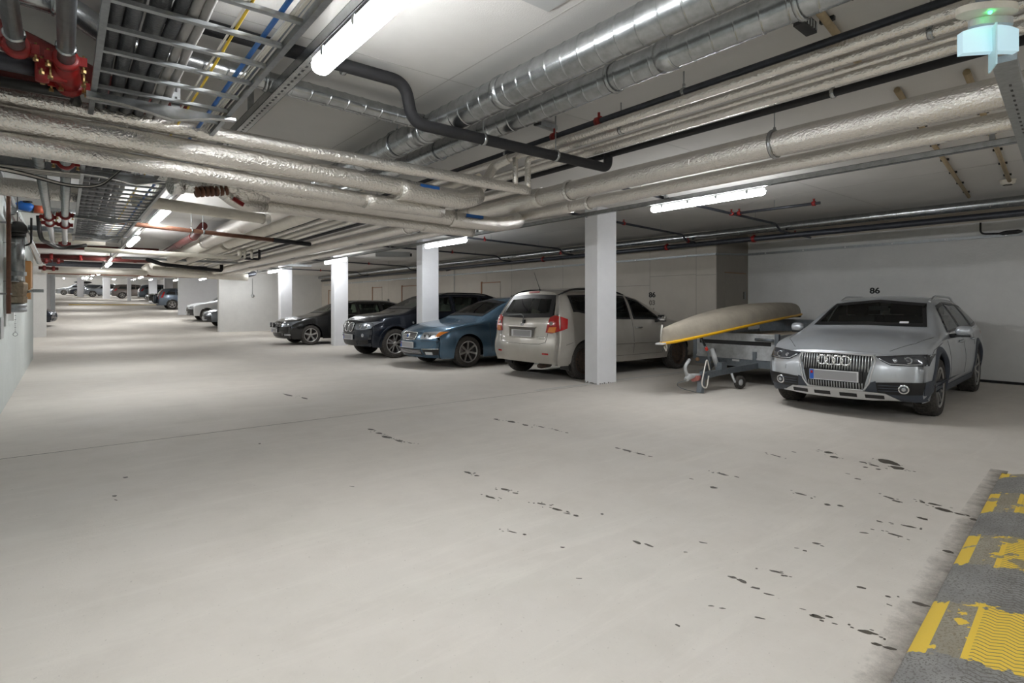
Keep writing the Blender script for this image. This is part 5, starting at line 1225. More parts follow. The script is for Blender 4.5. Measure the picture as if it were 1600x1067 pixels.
def audi():
    S = dict(L=4.72, W=.92, half=[(0, .87), (.5, .905), (1.2, .915), (3.6, .915), (4.3, .89), (4.72, .83)],
        top=[(0, .775), (.15, .83), (.6, .925), (1.1, .985), (1.22, 1.005), (1.6, 1.20), (2.05, 1.405), (2.5, 1.46), (3.0, 1.47), (3.6, 1.455), (4.2, 1.40), (4.72, 1.32)],
        belt=[(0, .715), (.5, .83), (1.2, .905), (2, .93), (3.6, .965), (4.72, .98)],
        raily=[(0, .66), (.6, .74), (1.15, .755), (1.4, .735), (2.05, .615), (2.6, .60), (4.2, .57), (4.72, .52)],
        railz=[(0, .745), (.6, .885), (1.15, .955), (1.35, 1.03), (2.05, 1.35), (2.5, 1.41), (3.6, 1.405), (4.2, 1.34), (4.72, 1.27)],
        rakeF=[(.2, .10), (.3, .03), (.45, 0), (.6, .01), (.7, .04), (.8, .10), (.9, .16)], planF=(.34, 2.7),
        rakeR=[(.25, .04), (.5, 0), (.85, .03), (.98, .10), (1.2, .32), (1.35, .48), (1.5, .6)], planR=(.14, 3),
        zs=.25, sill=[(0, .205), (.45, .215), (.9, .25), (4.72, .26)], R=.345, Ra=.395, zw=.365, xf=.88, xr=3.685, tw=.225, cowl=1.0, dz=1.0)
    c = Car('car', 'silver estate car with dark plastic arches, nose toward us at the right', S, (6.87, 2.74, 0), math.radians(5), .95)
    W1 = [(-.67, 1.04), (0, 1.055), (.67, 1.04)], [(-.555, 1.345), (0, 1.40), (.555, 1.345)]
    ws = c.window('windscreen', *W1, 'f', ring=.04)
    g0 = c.window('side_window', [(1.60, .975), (2.42, .985)], [(2.06, 1.315), (2.42, 1.365)], 's', ring=.035)
    c.window('side_window', [(2.50, .985), (3.34, 1.0)], [(2.50, 1.37), (3.32, 1.355)], 's', ring=.035)
    c.window('side_window', [(3.42, 1.0), (4.02, 1.035)], [(3.40, 1.35), (3.85, 1.30)], 's', ring=.035)
    c.window('rear_window', [(-.58, 1.02), (.58, 1.02)], [(-.48, 1.32), (.48, 1.32)], 'r', ring=.05)
    # grille with upright bars, frame, rings
    lo, up = [(-.30, .335), (.30, .335)], [(-.41, .735), (.41, .735)]
    g = c.patch('grille', [(-.30, .335), (0, .33), (.30, .335)], [(-.40, .735), (0, .742), (.40, .735)], 'f', TRIM, nu=14, nv=10, off=.004)
    fr = [(-.30, .335), (.30, .335), (.355, .42), (.41, .67), (.385, .735), (0, .744), (-.385, .735), (-.41, .67), (-.355, .42)]
    frame_line(c, 'grille_frame', fr, 'f', .011, SATIN, off=.010, parent=g)
    for k in range(27):
        y = -.375+.75*k/26; wz = .40*(abs(y)-.30)/.11 if abs(y) > .30 else 0
        for z0, z1 in ((max(.545, .345+wz), .725), (max(.345+wz, .345), .425)):
            if z1-z0 > .03: c.line('grille_bar', [(y, z0), (y, z1)], 'f', .0058, SATIN, parent=g, off=.010, step=.09)
    for k in range(4): ring_on(c, 'f', -.126+.084*k, .666, .054, .0115, CHROME, 'badge_ring', .038, g)
    c.plate('f', .485, off=.035)
    q = MB(); p, _ = c.hit('f', 0, .485); q.box(p.x-.018, -.30, .415, p.x, .30, .555); c.add(q, 'plate_holder', TRIM)
    # lights
    for s, side in ((1, 'right'), (-1, 'left')):
        f = (lambda P: P) if s > 0 else M2
        h = c.patch('headlight', f([(.45, .69), (.55, .632), (.72, .628), (.87, .635)]), f([(.41, .728), (.55, .738), (.72, .75), (.885, .755)]), 'f', DARKL, nu=14, nv=5, off=.008)
        disc_on(c, 'f', s*.70, .692, .042, CLEARL, 'projector', .014, h); disc_on(c, 'f', s*.70, .692, .028, DARKL, 'projector_lens', .018, h); disc_on(c, 'f', s*.585, .690, .026, CLEARL, 'bulb_bowl', .012, h)
        c.line('daylight_strip', f([(.44, .705), (.54, .650), (.70, .643), (.83, .652)]), 'f', .007, CLEARL, parent=h, off=.014)
        c.line('headlight_edge', f([(.41, .728), (.55, .738), (.72, .75), (.885, .755)]), 'f', .006, TRIM, parent=h, off=.006)
        k = c.patch('air_intake', f([(.43, .315), (.60, .30), (.82, .31)]), f([(.42, .435), (.60, .445), (.85, .45)]), 'f', TRIM, nu=10, nv=5, off=.010)
        for zz in (.345, .375, .405): c.line('intake_slat', f([(.44, zz), (.62, zz)]), 'f', .006, PA_clad, parent=k, off=.014)
        disc_on(c, 'f', s*.665, .372, .054, CHROME, 'fog_lamp_ring', .030, k, th=.05); disc_on(c, 'f', s*.665, .372, .041, DARKL, 'fog_lamp', .034, k); disc_on(c, 'f', s*.665, .372, .022, CLEARL, 'bulb_bowl', .038, k)
        c.patch('washer_cap', f([(.60, .515), (.71, .515)]), f([(.595, .565), (.715, .565)]), 'f', PA_silver, nu=3, nv=2, off=.005)
    b = c.patch('bumper_cladding', [(-.88, .225), (-.5, .215), (0, .215), (.5, .215), (.88, .225)], [(-.88, .315), (-.5, .31), (0, .33), (.5, .31), (.88, .315)], 'f', PA_clad, nu=26, nv=3, off=.009)
    for s in (1, -1):
        f = (lambda P: P) if s > 0 else M2
        c.patch('cladding_side', f([(.83, .30), (.905, .30)]), f([(.85, .455), (.905, .47)]), 'f', PA_clad, nu=4, nv=5, off=.012, parent=b)
        c.patch('cladding_inner', f([(.30, .31), (.43, .31)]), f([(.37, .43), (.42, .45)]), 'f', PA_clad, nu=4, nv=5, off=.007, parent=b)
    sk = c.patch('skid_plate', [(-.62, .245), (-.3, .222), (0, .218), (.3, .222), (.62, .245)], [(-.50, .315), (-.3, .325), (0, .328), (.3, .325), (.50, .315)], 'f', SATIN, nu=20, nv=3, off=.018)
    for y in (-.40, -.14, .14, .40): c.patch('skid_slot', [(y-.09, .255), (y+.09, .255)], [(y-.09, .295), (y+.09, .295)], 'f', TRIM, nu=4, nv=1, off=.024, parent=sk)
    for xc in (S['xf'], S['xr']):
        for s in (-1, 1): c.arch_trim(xc, .075, PA_clad, s)
    for s in (-1, 1):
        c.patch('sill_cladding', [(1.30, .26), (3.27, .26)], [(1.30, .345), (3.27, .345)], 's', PA_clad, side=s, nu=12, nv=3, off=.014)
        c.line('window_strip', [(1.5, .955), (2.5, .97), (3.9, .995)], 's', .007, SATIN, s, off=.006)
    c.seams([('s', [(1.42, .88), (1.40, .60), (1.46, .38)], True), ('s', [(2.46, 1.36), (2.47, .9), (2.47, .40)], True), ('s', [(3.37, .95), (3.30, .75)], True), ('s', [(1.42, .36), (3.2, .36)], True),
             ('t', [(.22, .52), (.55, .71), (1.05, .79)], True), ('f', [(.41, .745), (0, .752)], True), ('s', [(.42, .72), (.62, .80), (1.1, .865)], True)])
    c.line('roof_antenna', [(3.9, .0), (4.0, 0)], 't', .02, TRIM, off=.02)
    c.mirror(1.66, .965, PA_silver); c.handles((2.25, 3.18), .84, PA_silver); c.rails(2.15, 3.9, .56, SATIN, .05, .016)
    c.interior(SEAT, dash=1.5)
    q = MB(); q.obox((1.93, 0, 1.28), (0, 1, 0), (0, 0, 1), (1, 0, 0), .12, .03, .012); c.add(q, 'rear_view_mirror', CHROME)
    q = MB(); q.obox((1.38, -.42, 1.10), (0, 1, 0), (.7, 0, .6), (1, 0, -1), .05, .018, .001); c.add(q, 'sticker', PLATEW)
    for s in (1, -1):
        f = (lambda P: P) if s > 0 else M2
        c.patch('tail_light', f([(.50, .80), (.84, .78)]), f([(.50, .90), (.84, .92)]), 'r', REDL, nu=6, nv=3)
    c.wheels('ten', steer=0); c.finish(PA_silver); return c

def corolla():
    S = dict(L=4.36, W=.885, half=[(0, .80), (.5, .865), (1.2, .885), (3.5, .885), (4.0, .875), (4.36, .84)],
        top=[(0, .80), (.2, .88), (.7, 1.0), (1.05, 1.08), (1.5, 1.30), (2.0, 1.50), (2.5, 1.585), (3.1, 1.61), (3.8, 1.595), (4.36, 1.56)],
        belt=[(0, .74), (.5, .88), (1.1, .95), (2, .98), (3.4, 1.02), (4.36, 1.06)],
        raily=[(0, .62), (.6, .70), (1.05, .74), (2.0, .655), (2.6, .64), (3.8, .63), (4.36, .61)],
        railz=[(0, .77), (.6, .95), (1.05, 1.02), (1.3, 1.13), (2.0, 1.43), (2.5, 1.52), (3.1, 1.55), (3.8, 1.54), (4.36, 1.50)],
        rakeF=[(.2, .08), (.35, .01), (.5, 0), (.7, .06), (.85, .16), (1, .22)], planF=(.36, 2.6),
        rakeR=[(.25, .06), (.42, .0), (.62, .0), (.68, .035), (1.0, .06), (1.15, .12), (1.5, .33), (1.65, .42)], planR=(.13, 2.8),
        zs=.26, R=.325, Ra=.37, zw=.335, xf=.89, xr=3.64, tw=.205, cowl=1.08, dz=1.06, zwide=.6)
    c = Car('car', 'dusty champagne people carrier seen from behind, partly hidden by the nearest column', S, (10.46, 7.62, 0), PI, .97)
    c.window('windscreen', [(-.68, 1.115), (0, 1.13), (.68, 1.115)], [(-.57, 1.43), (0, 1.50), (.57, 1.43)], 'f', ring=.05)
    c.window('side_window', [(1.45, 1.02), (2.30, 1.035)], [(2.02, 1.40), (2.32, 1.47)], 's', ring=.035)
    c.window('side_window', [(2.38, 1.035), (3.22, 1.055)], [(2.38, 1.48), (3.22, 1.49)], 's', ring=.035)
    c.window('side_window', [(3.42, 1.12), (3.86, 1.20)], [(3.30, 1.49), (3.86, 1.47)], 's', ring=.035)
    c.window('rear_window', [(-.66, 1.09), (0, 1.07), (.66, 1.09)], [(-.55, 1.475), (0, 1.50), (.55, 1.475)], 'r', ring=.075)
    for s in (1, -1):
        f = (lambda P: P) if s > 0 else M2
        t = c.patch('tail_light', f([(.56, .83), (.68, .815), (.815, .86)]), f([(.61, 1.09), (.69, 1.125), (.765, 1.11)]), 'r', REDL, nu=8, nv=8, off=.012)
        c.patch('tail_light_side', [(4.06, .90), (4.20, .86)], [(4.02, 1.06), (4.158, 1.105)], 's', REDL, side=s, nu=5, nv=5, off=.012, parent=t)
        c.patch('indicator_lens', f([(.60, .835), (.735, .83)]), f([(.625, .92), (.755, .925)]), 'r', ORL, nu=5, nv=4, off=.017, parent=t)
        disc_on(c, 'r', s*.655, .985, .035, mat('reverse_lens', (.35, .3, .28), .2), 'reverse_lamp', .018, t)
        c.patch('reflector', f([(.52, .445), (.64, .445)]), f([(.52, .475), (.64, .475)]), 'r', REDL, nu=4, nv=1, off=.006)
        c.patch('headlight', f([(.45, .66), (.78, .68)]), f([(.42, .76), (.80, .80)]), 'f', CLEARL, nu=8, nv=4)
    p = c.patch('plate_recess', [(-.30, .735), (.30, .735)], [(-.34, .905), (.34, .905)], 'r', mat('dirty_recess', (.13, .12, .105), .6), nu=8, nv=4, off=.004)  # recess panel coloured much darker than the body paint
    c.line('recess_lip', [(-.36, .915), (.36, .915)], 'r', .013, PA_champ, off=.014); c.line('recess_edge', [(-.34, .90), (-.31, .725), (.31, .725), (.34, .90)], 'r', .007, PA_champ, off=.005)
    c.plate('r', .80, .50, .115, eu=False, off=.012); c.root.scale = (.97, 1.06, .97)
    e = c.patch('badge', [(-.045, .935), (.045, .935)], [(-.045, .985), (.045, .985)], 'r', CHROME, nu=3, nv=2, off=.006); ring_on(c, 'r', 0, .96, .026, .004, CHROME, 'badge_ring', .014, e)
    for y0, y1, z in ((.38, .60, .745), (.44, .56, .715)): c.line('model_lettering', [(y0, z), (y1, z)], 'r', .0045, CHROME, off=.004)
    c.line('variant_lettering', [(-.66, .75), (-.58, .75)], 'r', .006, SATIN, off=.004)
    c.line('rear_wiper', [(-.42, 1.105), (-.06, 1.125), (.02, 1.10), (.05, 1.02)], 'r', .011, mat('wiper_grey', (.2, .2, .2), .5), off=.03)
    q = MB(); pp, _ = c.hit('r', .05, 1.01); q.obox(pp+Vector((.01, 0, 0)), (0, 1, 0), (0, 0, 1), (1, 0, 0), .022, .032, .02); c.add(q, 'wiper_hub', TRIM)
    c.patch('high_brake_light', [(-.13, 1.525), (.13, 1.525)], [(-.13, 1.555), (.13, 1.555)], 'r', mat('pale_red_lens', (.45, .12, .12), .3), nu=4, nv=1, off=.008)
    c.seams([('r', [(.715, 1.15), (.60, .82), (.57, .66), (.45, .625), (0, .615)], True), ('r', [(.80, .64), (.88, .66)], True), ('s', [(1.42, .95), (1.40, .6), (1.45, .38)], True), ('s', [(2.34, 1.48), (2.35, .4)], True),
             ('s', [(3.28, 1.05), (3.20, .75), (3.05, .38)], True), ('s', [(1.45, .37), (3.1, .37)], True), ('s', [(3.95, .66), (4.1, .62)], True)])
    for s in (-1, 1):
        c.line('side_moulding', [(1.5, .60), (3.05, .60)], 's', .012, PA_champ, s, off=.006)
        q = MB(); q.box(3.98, s*.62, .18, 4.0, s*.82, .40); c.add(q, 'mud_flap', TRIM)
    c.rails(2.3, 4.0, .585, TRIM, .05, .017)
    p0, _ = c.hit('t', 3.85, -.02); q = MB(); q.tube([(3.85, -.02, p0.z), (3.86, -.02, p0.z+.03), (4.0, -.02, p0.z+.34)], [.02, .006, .003], 6); c.add(q, 'aerial', TRIM)
    q = MB(); q.tube([(4.0, .35, .26), (4.22, .38, .24), (4.28, .38, .235)], [.07, .05, .03], 10); c.add(q, 'exhaust', STEELRIM)
    c.mirror(1.62, 1.03, PA_champ, .17, .075); c.handles((2.2, 3.02), .88, CHROME); c.interior(SEAT, dash=1.35, rows=(1.95, 2.85))
    q = MB(); q.obox((3.75, -.30, .96), (0, .3, 1), (1, 0, 0), (0, 1, -.3), .26, .015, .10); c.add(q, 'cardboard_in_boot', mat('cardboard_pale', (.62, .58, .45), .8))
    c.wheels('steel'); c.finish(PA_champ); return c

def volvo():
    S = dict(L=4.81, W=.93, half=[(0, .85), (.5, .905), (1.3, .93), (3.6, .93), (4.3, .90), (4.81, .84)],
        top=[(0, .76), (.12, .81), (.6, .915), (1.15, .985), (1.35, 1.03), (1.8, 1.25), (2.25, 1.44), (2.7, 1.50), (3.3, 1.515), (4.2, 1.48), (4.81, 1.43)],
        belt=[(0, .70), (.5, .83), (1.2, .92), (2, .95), (3.6, .98), (4.81, 1.0)],
        raily=[(0, .55), (.6, .68), (1.25, .75), (1.5, .735), (2.25, .63), (2.8, .62), (4.2, .60), (4.81, .58)],
        railz=[(0, .735), (.6, .885), (1.2, .965), (1.5, 1.08), (2.25, 1.38), (2.7, 1.45), (3.6, 1.455), (4.3, 1.43), (4.81, 1.38)],
        rakeF=[(.2, .10), (.3, .03), (.42, 0), (.6, .015), (.7, .05), (.8, .12), (.9, .18)], planF=(.38, 2.4),
        rakeR=[(.25, .04), (.5, 0), (.95, .03), (1.4, .25), (1.55, .34)], planR=(.12, 3),
        zs=.20, R=.328, Ra=.37, zw=.335, xf=.95, xr=3.765, tw=.22, cowl=1.04, dz=1.0)
    c = Car('car', 'steel blue estate car, nose out between the second column and the people carrier', S, (5.53, 10.40, 0), 0, .97)
    c.window('windscreen', [(-.68, 1.06), (0, 1.08), (.68, 1.06)], [(-.57, 1.38), (0, 1.435), (.57, 1.38)], 'f', ring=.05)
    c.window('side_window', [(1.78, .99), (2.62, 1.005)], [(2.28, 1.36), (2.64, 1.405)], 's', ring=.03)
    c.window('side_window', [(2.72, 1.005), (3.52, 1.02)], [(2.72, 1.41), (3.5, 1.405)], 's', ring=.03)
    c.window('side_window', [(3.62, 1.02), (4.3, 1.05)], [(3.60, 1.405), (4.3, 1.38)], 's', ring=.03)
    c.window('rear_window', [(-.6, 1.03), (.6, 1.03)], [(-.52, 1.38), (.52, 1.38)], 'r', ring=.05)
    g = c.patch('grille', [(-.25, .585), (0, .575), (.25, .585)], [(-.29, .725), (0, .735), (.29, .725)], 'f', TRIM, nu=10, nv=5, off=.006)
    frame_line(c, 'grille_frame', [(-.25, .585), (0, .575), (.25, .585), (.29, .66), (.285, .725), (0, .737), (-.285, .725), (-.29, .66)], 'f', .010, CHROME, off=.012, parent=g)
    for z in (.612, .640, .668, .696): c.line('grille_bar', [(-.265, z), (0, z), (.265, z)], 'f', .0055, SATIN, parent=g, off=.012)
    c.line('diagonal_bar', [(-.25, .60), (.25, .715)], 'f', .008, CHROME, parent=g, off=.018)
    disc_on(c, 'f', 0, .657, .055, CHROME, 'badge', .03, g); disc_on(c, 'f', 0, .657, .036, EU, 'badge_centre', .034, g)
    c.plate('f', .475, off=.03)
    lg = c.patch('lower_grille', [(-.46, .28), (0, .27), (.46, .28)], [(-.42, .39), (0, .395), (.42, .39)], 'f', TRIM, nu=12, nv=4, off=.006)
    for z in (.31, .335, .36): c.line('grille_bar', [(-.42, z), (0, z), (.42, z)], 'f', .006, SATIN, parent=lg, off=.010)
    for s in (1, -1):
        f = (lambda P: P) if s > 0 else M2
        h = c.patch('headlight', f([(.405, .600), (.60, .600), (.80, .645)]), f([(.455, .735), (.66, .755), (.865, .765)]), 'f', CLEARL, nu=14, nv=6, off=.009)
        disc_on(c, 'f', s*.60, .672, .042, DARKL, 'projector', .014, h); disc_on(c, 'f', s*.50, .665, .034, DARKL, 'bulb_bowl', .012, h)
        c.patch('indicator_lens', f([(.72, .640), (.80, .660)]), f([(.76, .745), (.862, .752)]), 'f', ORL, nu=5, nv=4, off=.014, parent=h)
        k = c.patch('fog_recess', f([(.50, .275), (.78, .285)]), f([(.46, .40), (.82, .415)]), 'f', TRIM, nu=6, nv=4, off=.007)
        c.patch('fog_lamp', f([(.53, .29), (.68, .29)]), f([(.53, .345), (.68, .345)]), 'f', CLEARL, nu=4, nv=2, off=.014, parent=k)
        c.line('chrome_strip', f([(.46, .40), (.80, .412)]), 'f', .010, CHROME, parent=k, off=.014)
        c.patch('tail_light', f([(.66, .85), (.83, .85)]), f([(.60, 1.35), (.72, 1.35)]), 'r', REDL, nu=4, nv=6)
    c.line('bumper_crease', [(-.80, .56), (-.4, .565), (0, .562), (.4, .565), (.80, .56)], 'f', .004, TRIM, off=.001)
    c.seams([('s', [(1.5, .93), (1.50, .6), (1.56, .36)], True), ('s', [(2.68, 1.4), (2.69, .34)], True), ('s', [(3.56, 1.0), (3.40, .7), (3.38, .4)], True), ('s', [(1.56, .33), (3.3, .33)], True),
             ('t', [(.15, .30), (.6, .66), (1.2, .80)], True), ('f', [(.84, .60), (.66, .45), (.62, .30)], True), ('s', [(.5, .75), (.9, .85), (1.35, .90)], True)])
    for s in (-1, 1): c.line('window_strip', [(1.7, .972), (2.7, .985), (4.3, 1.02)], 's', .006, SATIN, s, off=.006)
    c.mirror(1.84, .985, PA_blue, .18, .07); c.handles((2.5, 3.35), .86, PA_blue); c.rails(2.5, 4.4, .575, TRIM, .04, .013)
    c.interior(SEAT, dash=1.65, rows=(2.25, 3.15))
    q = MB(); q.obox((2.12, 0, 1.30), (0, 1, 0), (0, 0, 1), (1, 0, 0), .12, .03, .012); c.add(q, 'rear_view_mirror', CHROME)
    c.wheels('seven'); c.finish(PA_blue); return c

def bmw():
    S = dict(L=4.65, W=.94, half=[(0, .86), (.5, .92), (1.2, .94), (3.6, .94), (4.3, .92), (4.65, .86)],
        top=[(0, .93), (.1, .99), (.6, 1.08), (1.1, 1.13), (1.3, 1.17), (1.7, 1.38), (2.1, 1.575), (2.5, 1.635), (3.1, 1.65), (4.0, 1.61), (4.65, 1.55)],
        belt=[(0, .86), (.5, .98), (1.2, 1.04), (2, 1.06), (3.6, 1.12), (4.65, 1.15)],
        raily=[(0, .60), (.6, .72), (1.15, .76), (1.4, .75), (2.1, .655), (2.6, .64), (4.0, .61), (4.65, .57)],
        railz=[(0, .90), (.6, 1.045), (1.1, 1.10), (1.4, 1.21), (2.1, 1.51), (2.5, 1.58), (3.4, 1.58), (4.2, 1.53), (4.65, 1.48)],
        rakeF=[(.2, .12), (.35, .03), (.5, 0), (.75, .02), (.9, .07), (1.0, .14)], planF=(.32, 2.7),
        rakeR=[(.25, .05), (.6, 0), (1.05, .05), (1.5, .35), (1.65, .46)], planR=(.12, 3),
        zs=.28, R=.355, Ra=.405, zw=.375, xf=.83, xr=3.64, tw=.235, cowl=1.16, dz=1.15, zwide=.7)
    c = Car('car', 'dark navy crossover with twin kidney grille, between two columns left of the blue car', S, (5.42, 13.20, 0), 0, .98)
    c.window('windscreen', [(-.69, 1.20), (0, 1.215), (.69, 1.20)], [(-.59, 1.51), (0, 1.57), (.59, 1.51)], 'f', ring=.05)
    c.window('side_window', [(1.62, 1.10), (2.48, 1.115)], [(2.15, 1.49), (2.50, 1.535)], 's', ring=.03)
    c.window('side_window', [(2.58, 1.115), (3.42, 1.135)], [(2.58, 1.54), (3.42, 1.53)], 's', ring=.03)
    c.window('side_window', [(3.52, 1.14), (4.05, 1.19)], [(3.50, 1.53), (3.95, 1.49)], 's', ring=.03)
    c.window('rear_window', [(-.6, 1.18), (.6, 1.18)], [(-.5, 1.50), (.5, 1.50)], 'r', ring=.05)
    for s in (1, -1):
        f = (lambda P: P) if s > 0 else M2
        g = c.patch('kidney_grille', f([(.035, .66), (.13, .65), (.20, .67)]), f([(.025, .84), (.14, .862), (.245, .845)]), 'f', TRIM, nu=6, nv=6, off=.008)
        frame_line(c, 'grille_frame', f([(.035, .66), (.13, .648), (.20, .668), (.245, .78), (.24, .845), (.14, .864), (.025, .842)]), 'f', .011, CHROME, off=.016, parent=g)
        h = c.patch('headlight', f([(.36, .70), (.56, .695), (.80, .73)]), f([(.30, .835), (.60, .865), (.89, .90)]), 'f', mat('headlamp_grey', (.32, .35, .4), .15, .6, coat=1), nu=12, nv=6, off=.009)
        for y in (.50, .68): disc_on(c, 'f', s*y, .775, .05, CLEARL, 'light_ring', .014, h); disc_on(c, 'f', s*y, .775, .034, DARKL, 'projector', .018, h)
        k = c.patch('air_intake', f([(.42, .34), (.72, .36)]), f([(.42, .44), (.74, .46)]), 'f', TRIM, nu=6, nv=4, off=.006)
        disc_on(c, 'f', s*.60, .565, .045, CLEARL, 'fog_lamp', .016)
        c.patch('tail_light', f([(.5, .95), (.85, .93)]), f([(.5, 1.06), (.84, 1.1)]), 'r', REDL, nu=5, nv=3)
    c.patch('upper_intake', [(-.30, .60), (0, .595), (.30, .60)], [(-.30, .64), (0, .64), (.30, .64)], 'f', TRIM, nu=8, nv=2, off=.006)
    lg = c.patch('lower_intake', [(-.38, .33), (0, .32), (.38, .33)], [(-.36, .43), (0, .43), (.36, .43)], 'f', TRIM, nu=10, nv=3, off=.006)
    c.plate('f', .515, off=.03)
    for xc in (S['xf'], S['xr']):
        for s in (-1, 1): c.arch_trim(xc, .05, PA_navy, s, off=.008)
    c.seams([('s', [(1.42, 1.03), (1.40, .6), (1.46, .42)], True), ('s', [(2.53, 1.53), (2.54, .42)], True), ('s', [(3.45, 1.13), (3.30, .8), (3.2, .5)], True), ('t', [(.16, .26), (.6, .70), (1.15, .80)], True)])
    for s in (-1, 1): disc_on(c, 's', 1.30, .86, .03, CLEARL, 'side_indicator', .01) if s < 0 else None
    c.mirror(1.70, 1.10, PA_navy, .19, .08); c.handles((2.3, 3.2), .98, PA_navy); c.rails(2.2, 4.0, .60, TRIM, .045, .016)
    c.interior(SEATL, dash=1.5, rows=(2.15, 3.0), zf=.48)
    c.wheels('double'); c.finish(PA_navy); return c

def passat():
    S = dict(L=4.77, W=.91, half=[(0, .84), (.5, .89), (1.2, .91), (3.6, .91), (4.3, .89), (4.77, .83)],
        top=[(0, .78), (.12, .83), (.6, .93), (1.1, .99), (1.3, 1.02), (1.7, 1.22), (2.15, 1.42), (2.6, 1.485), (3.2, 1.50), (4.1, 1.46), (4.77, 1.40)],
        belt=[(0, .71), (.5, .84), (1.2, .92), (2, .95), (3.6, .98), (4.77, 1.0)],
        raily=[(0, .60), (.6, .70), (1.15, .745), (1.5, .73), (2.15, .62), (2.7, .61), (4.1, .58), (4.77, .54)],
        railz=[(0, .75), (.6, .89), (1.15, .965), (1.4, 1.06), (2.15, 1.365), (2.6, 1.43), (3.6, 1.435), (4.2, 1.39), (4.77, 1.33)],
        rakeF=[(.2, .10), (.3, .03), (.42, 0), (.6, .01), (.72, .05), (.8, .11), (.9, .18)], planF=(.34, 2.5),
        rakeR=[(.25, .04), (.5, 0), (.95, .04), (1.3, .35), (1.5, .48)], planR=(.12, 3),
        zs=.20, R=.325, Ra=.365, zw=.332, xf=.90, xr=3.61, tw=.22, cowl=1.03, dz=1.0)
    c = Car('car', 'black estate car with auxiliary lamps, its nose left of the third column', S, (5.33, 19.0, 0), 0, .97)
    c.window('windscreen', [(-.67, 1.05), (0, 1.065), (.67, 1.05)], [(-.56, 1.365), (0, 1.415), (.56, 1.365)], 'f', ring=.05)
    c.window('side_window', [(1.65, .99), (2.52, 1.005)], [(2.18, 1.34), (2.54, 1.385)], 's', ring=.03)
    c.window('side_window', [(2.62, 1.005), (3.42, 1.02)], [(2.62, 1.39), (3.40, 1.385)], 's', ring=.03)
    c.window('side_window', [(3.52, 1.02), (4.15, 1.06)], [(3.50, 1.385), (4.0, 1.34)], 's', ring=.03)
    c.window('rear_window', [(-.58, 1.04), (.58, 1.04)], [(-.48, 1.32), (.48, 1.32)], 'r', ring=.05)
    g = c.patch('grille', [(-.44, .60), (0, .595), (.44, .60)], [(-.42, .72), (0, .73), (.42, .72)], 'f', TRIM, nu=12, nv=4, off=.006)
    for z in (.612, .642, .672, .702): c.line('grille_bar', [(-.43, z), (0, z), (.43, z)], 'f', .0085, CHROME, parent=g, off=.012)
    disc_on(c, 'f', 0, .66, .06, CHROME, 'badge', .024, g)
    c.plate('f', .48, off=.03)
    lg = c.patch('lower_grille', [(-.50, .29), (0, .285), (.50, .29)], [(-.46, .40), (0, .40), (.46, .40)], 'f', TRIM, nu=12, nv=4, off=.006)
    for s in (1, -1):
        f = (lambda P: P) if s > 0 else M2
        h = c.patch('headlight', f([(.46, .605), (.62, .60), (.82, .63)]), f([(.45, .72), (.64, .755), (.86, .79)]), 'f', mat('headlamp_grey', (.32, .35, .4), .15, .6, coat=1), nu=12, nv=5, off=.009)
        for y in (.56, .70): disc_on(c, 'f', s*y, .675, .042, CLEARL, 'projector', .014, h)
        k = c.patch('fog_recess', f([(.52, .30), (.80, .31)]), f([(.48, .40), (.82, .405)]), 'f', TRIM, nu=6, nv=4, off=.007)
        c.patch('fog_lamp', f([(.58, .315), (.80, .325)]), f([(.58, .375), (.80, .385)]), 'f', CLEARL, nu=5, nv=2, off=.013, parent=k); c.line('chrome_strip', f([(.48, .31), (.52, .40)]), 'f', .007, CHROME, parent=k, off=.012)
        c.patch('tail_light', f([(.5, .88), (.84, .86)]), f([(.5, .98), (.83, 1.0)]), 'r', REDL, nu=5, nv=3)
        q = MB(); q.lathe([(.001, -.02), (.075, -.015), (.085, 0), (.08, .05), (.03, .07), (.001, .07)], (-.10, s*.14, .66), (1, 0, 0), 18); o = c.add(q, 'auxiliary_lamp', TRIM)
        q = MB(); q.lathe([(.001, -.024), (.07, -.019)], (-.10, s*.14, .66), (1, 0, 0), 18); c.add(q, 'lamp_lens', CLEARL, o)
    q = MB(); q.tube([(-.03, -.3, .58), (-.08, -.25, .565), (-.08, .25, .565), (-.03, .3, .58)], .014, 8); c.add(q, 'lamp_bar', SATIN)
    c.seams([('s', [(1.45, .93), (1.44, .6), (1.5, .36)], True), ('s', [(2.57, 1.39), (2.58, .34)], True), ('s', [(3.46, 1.0), (3.32, .7)], True), ('t', [(.15, .40), (.6, .68), (1.15, .79)], True)])
    for s in (-1, 1): c.line('window_strip', [(1.6, .972), (2.7, .985), (4.1, 1.02)], 's', .006, CHROME, s, off=.006)
    c.mirror(1.74, .985, PA_black, .18, .07); c.handles((2.4, 3.25), .86, PA_black); c.rails(2.35, 4.2, .565, SATIN, .04, .014)
    c.interior(SEAT, dash=1.6, rows=(2.15, 3.05)); c.wheels('five'); c.finish(PA_black); return c
audi(); corolla(); volvo(); bmw(); passat()

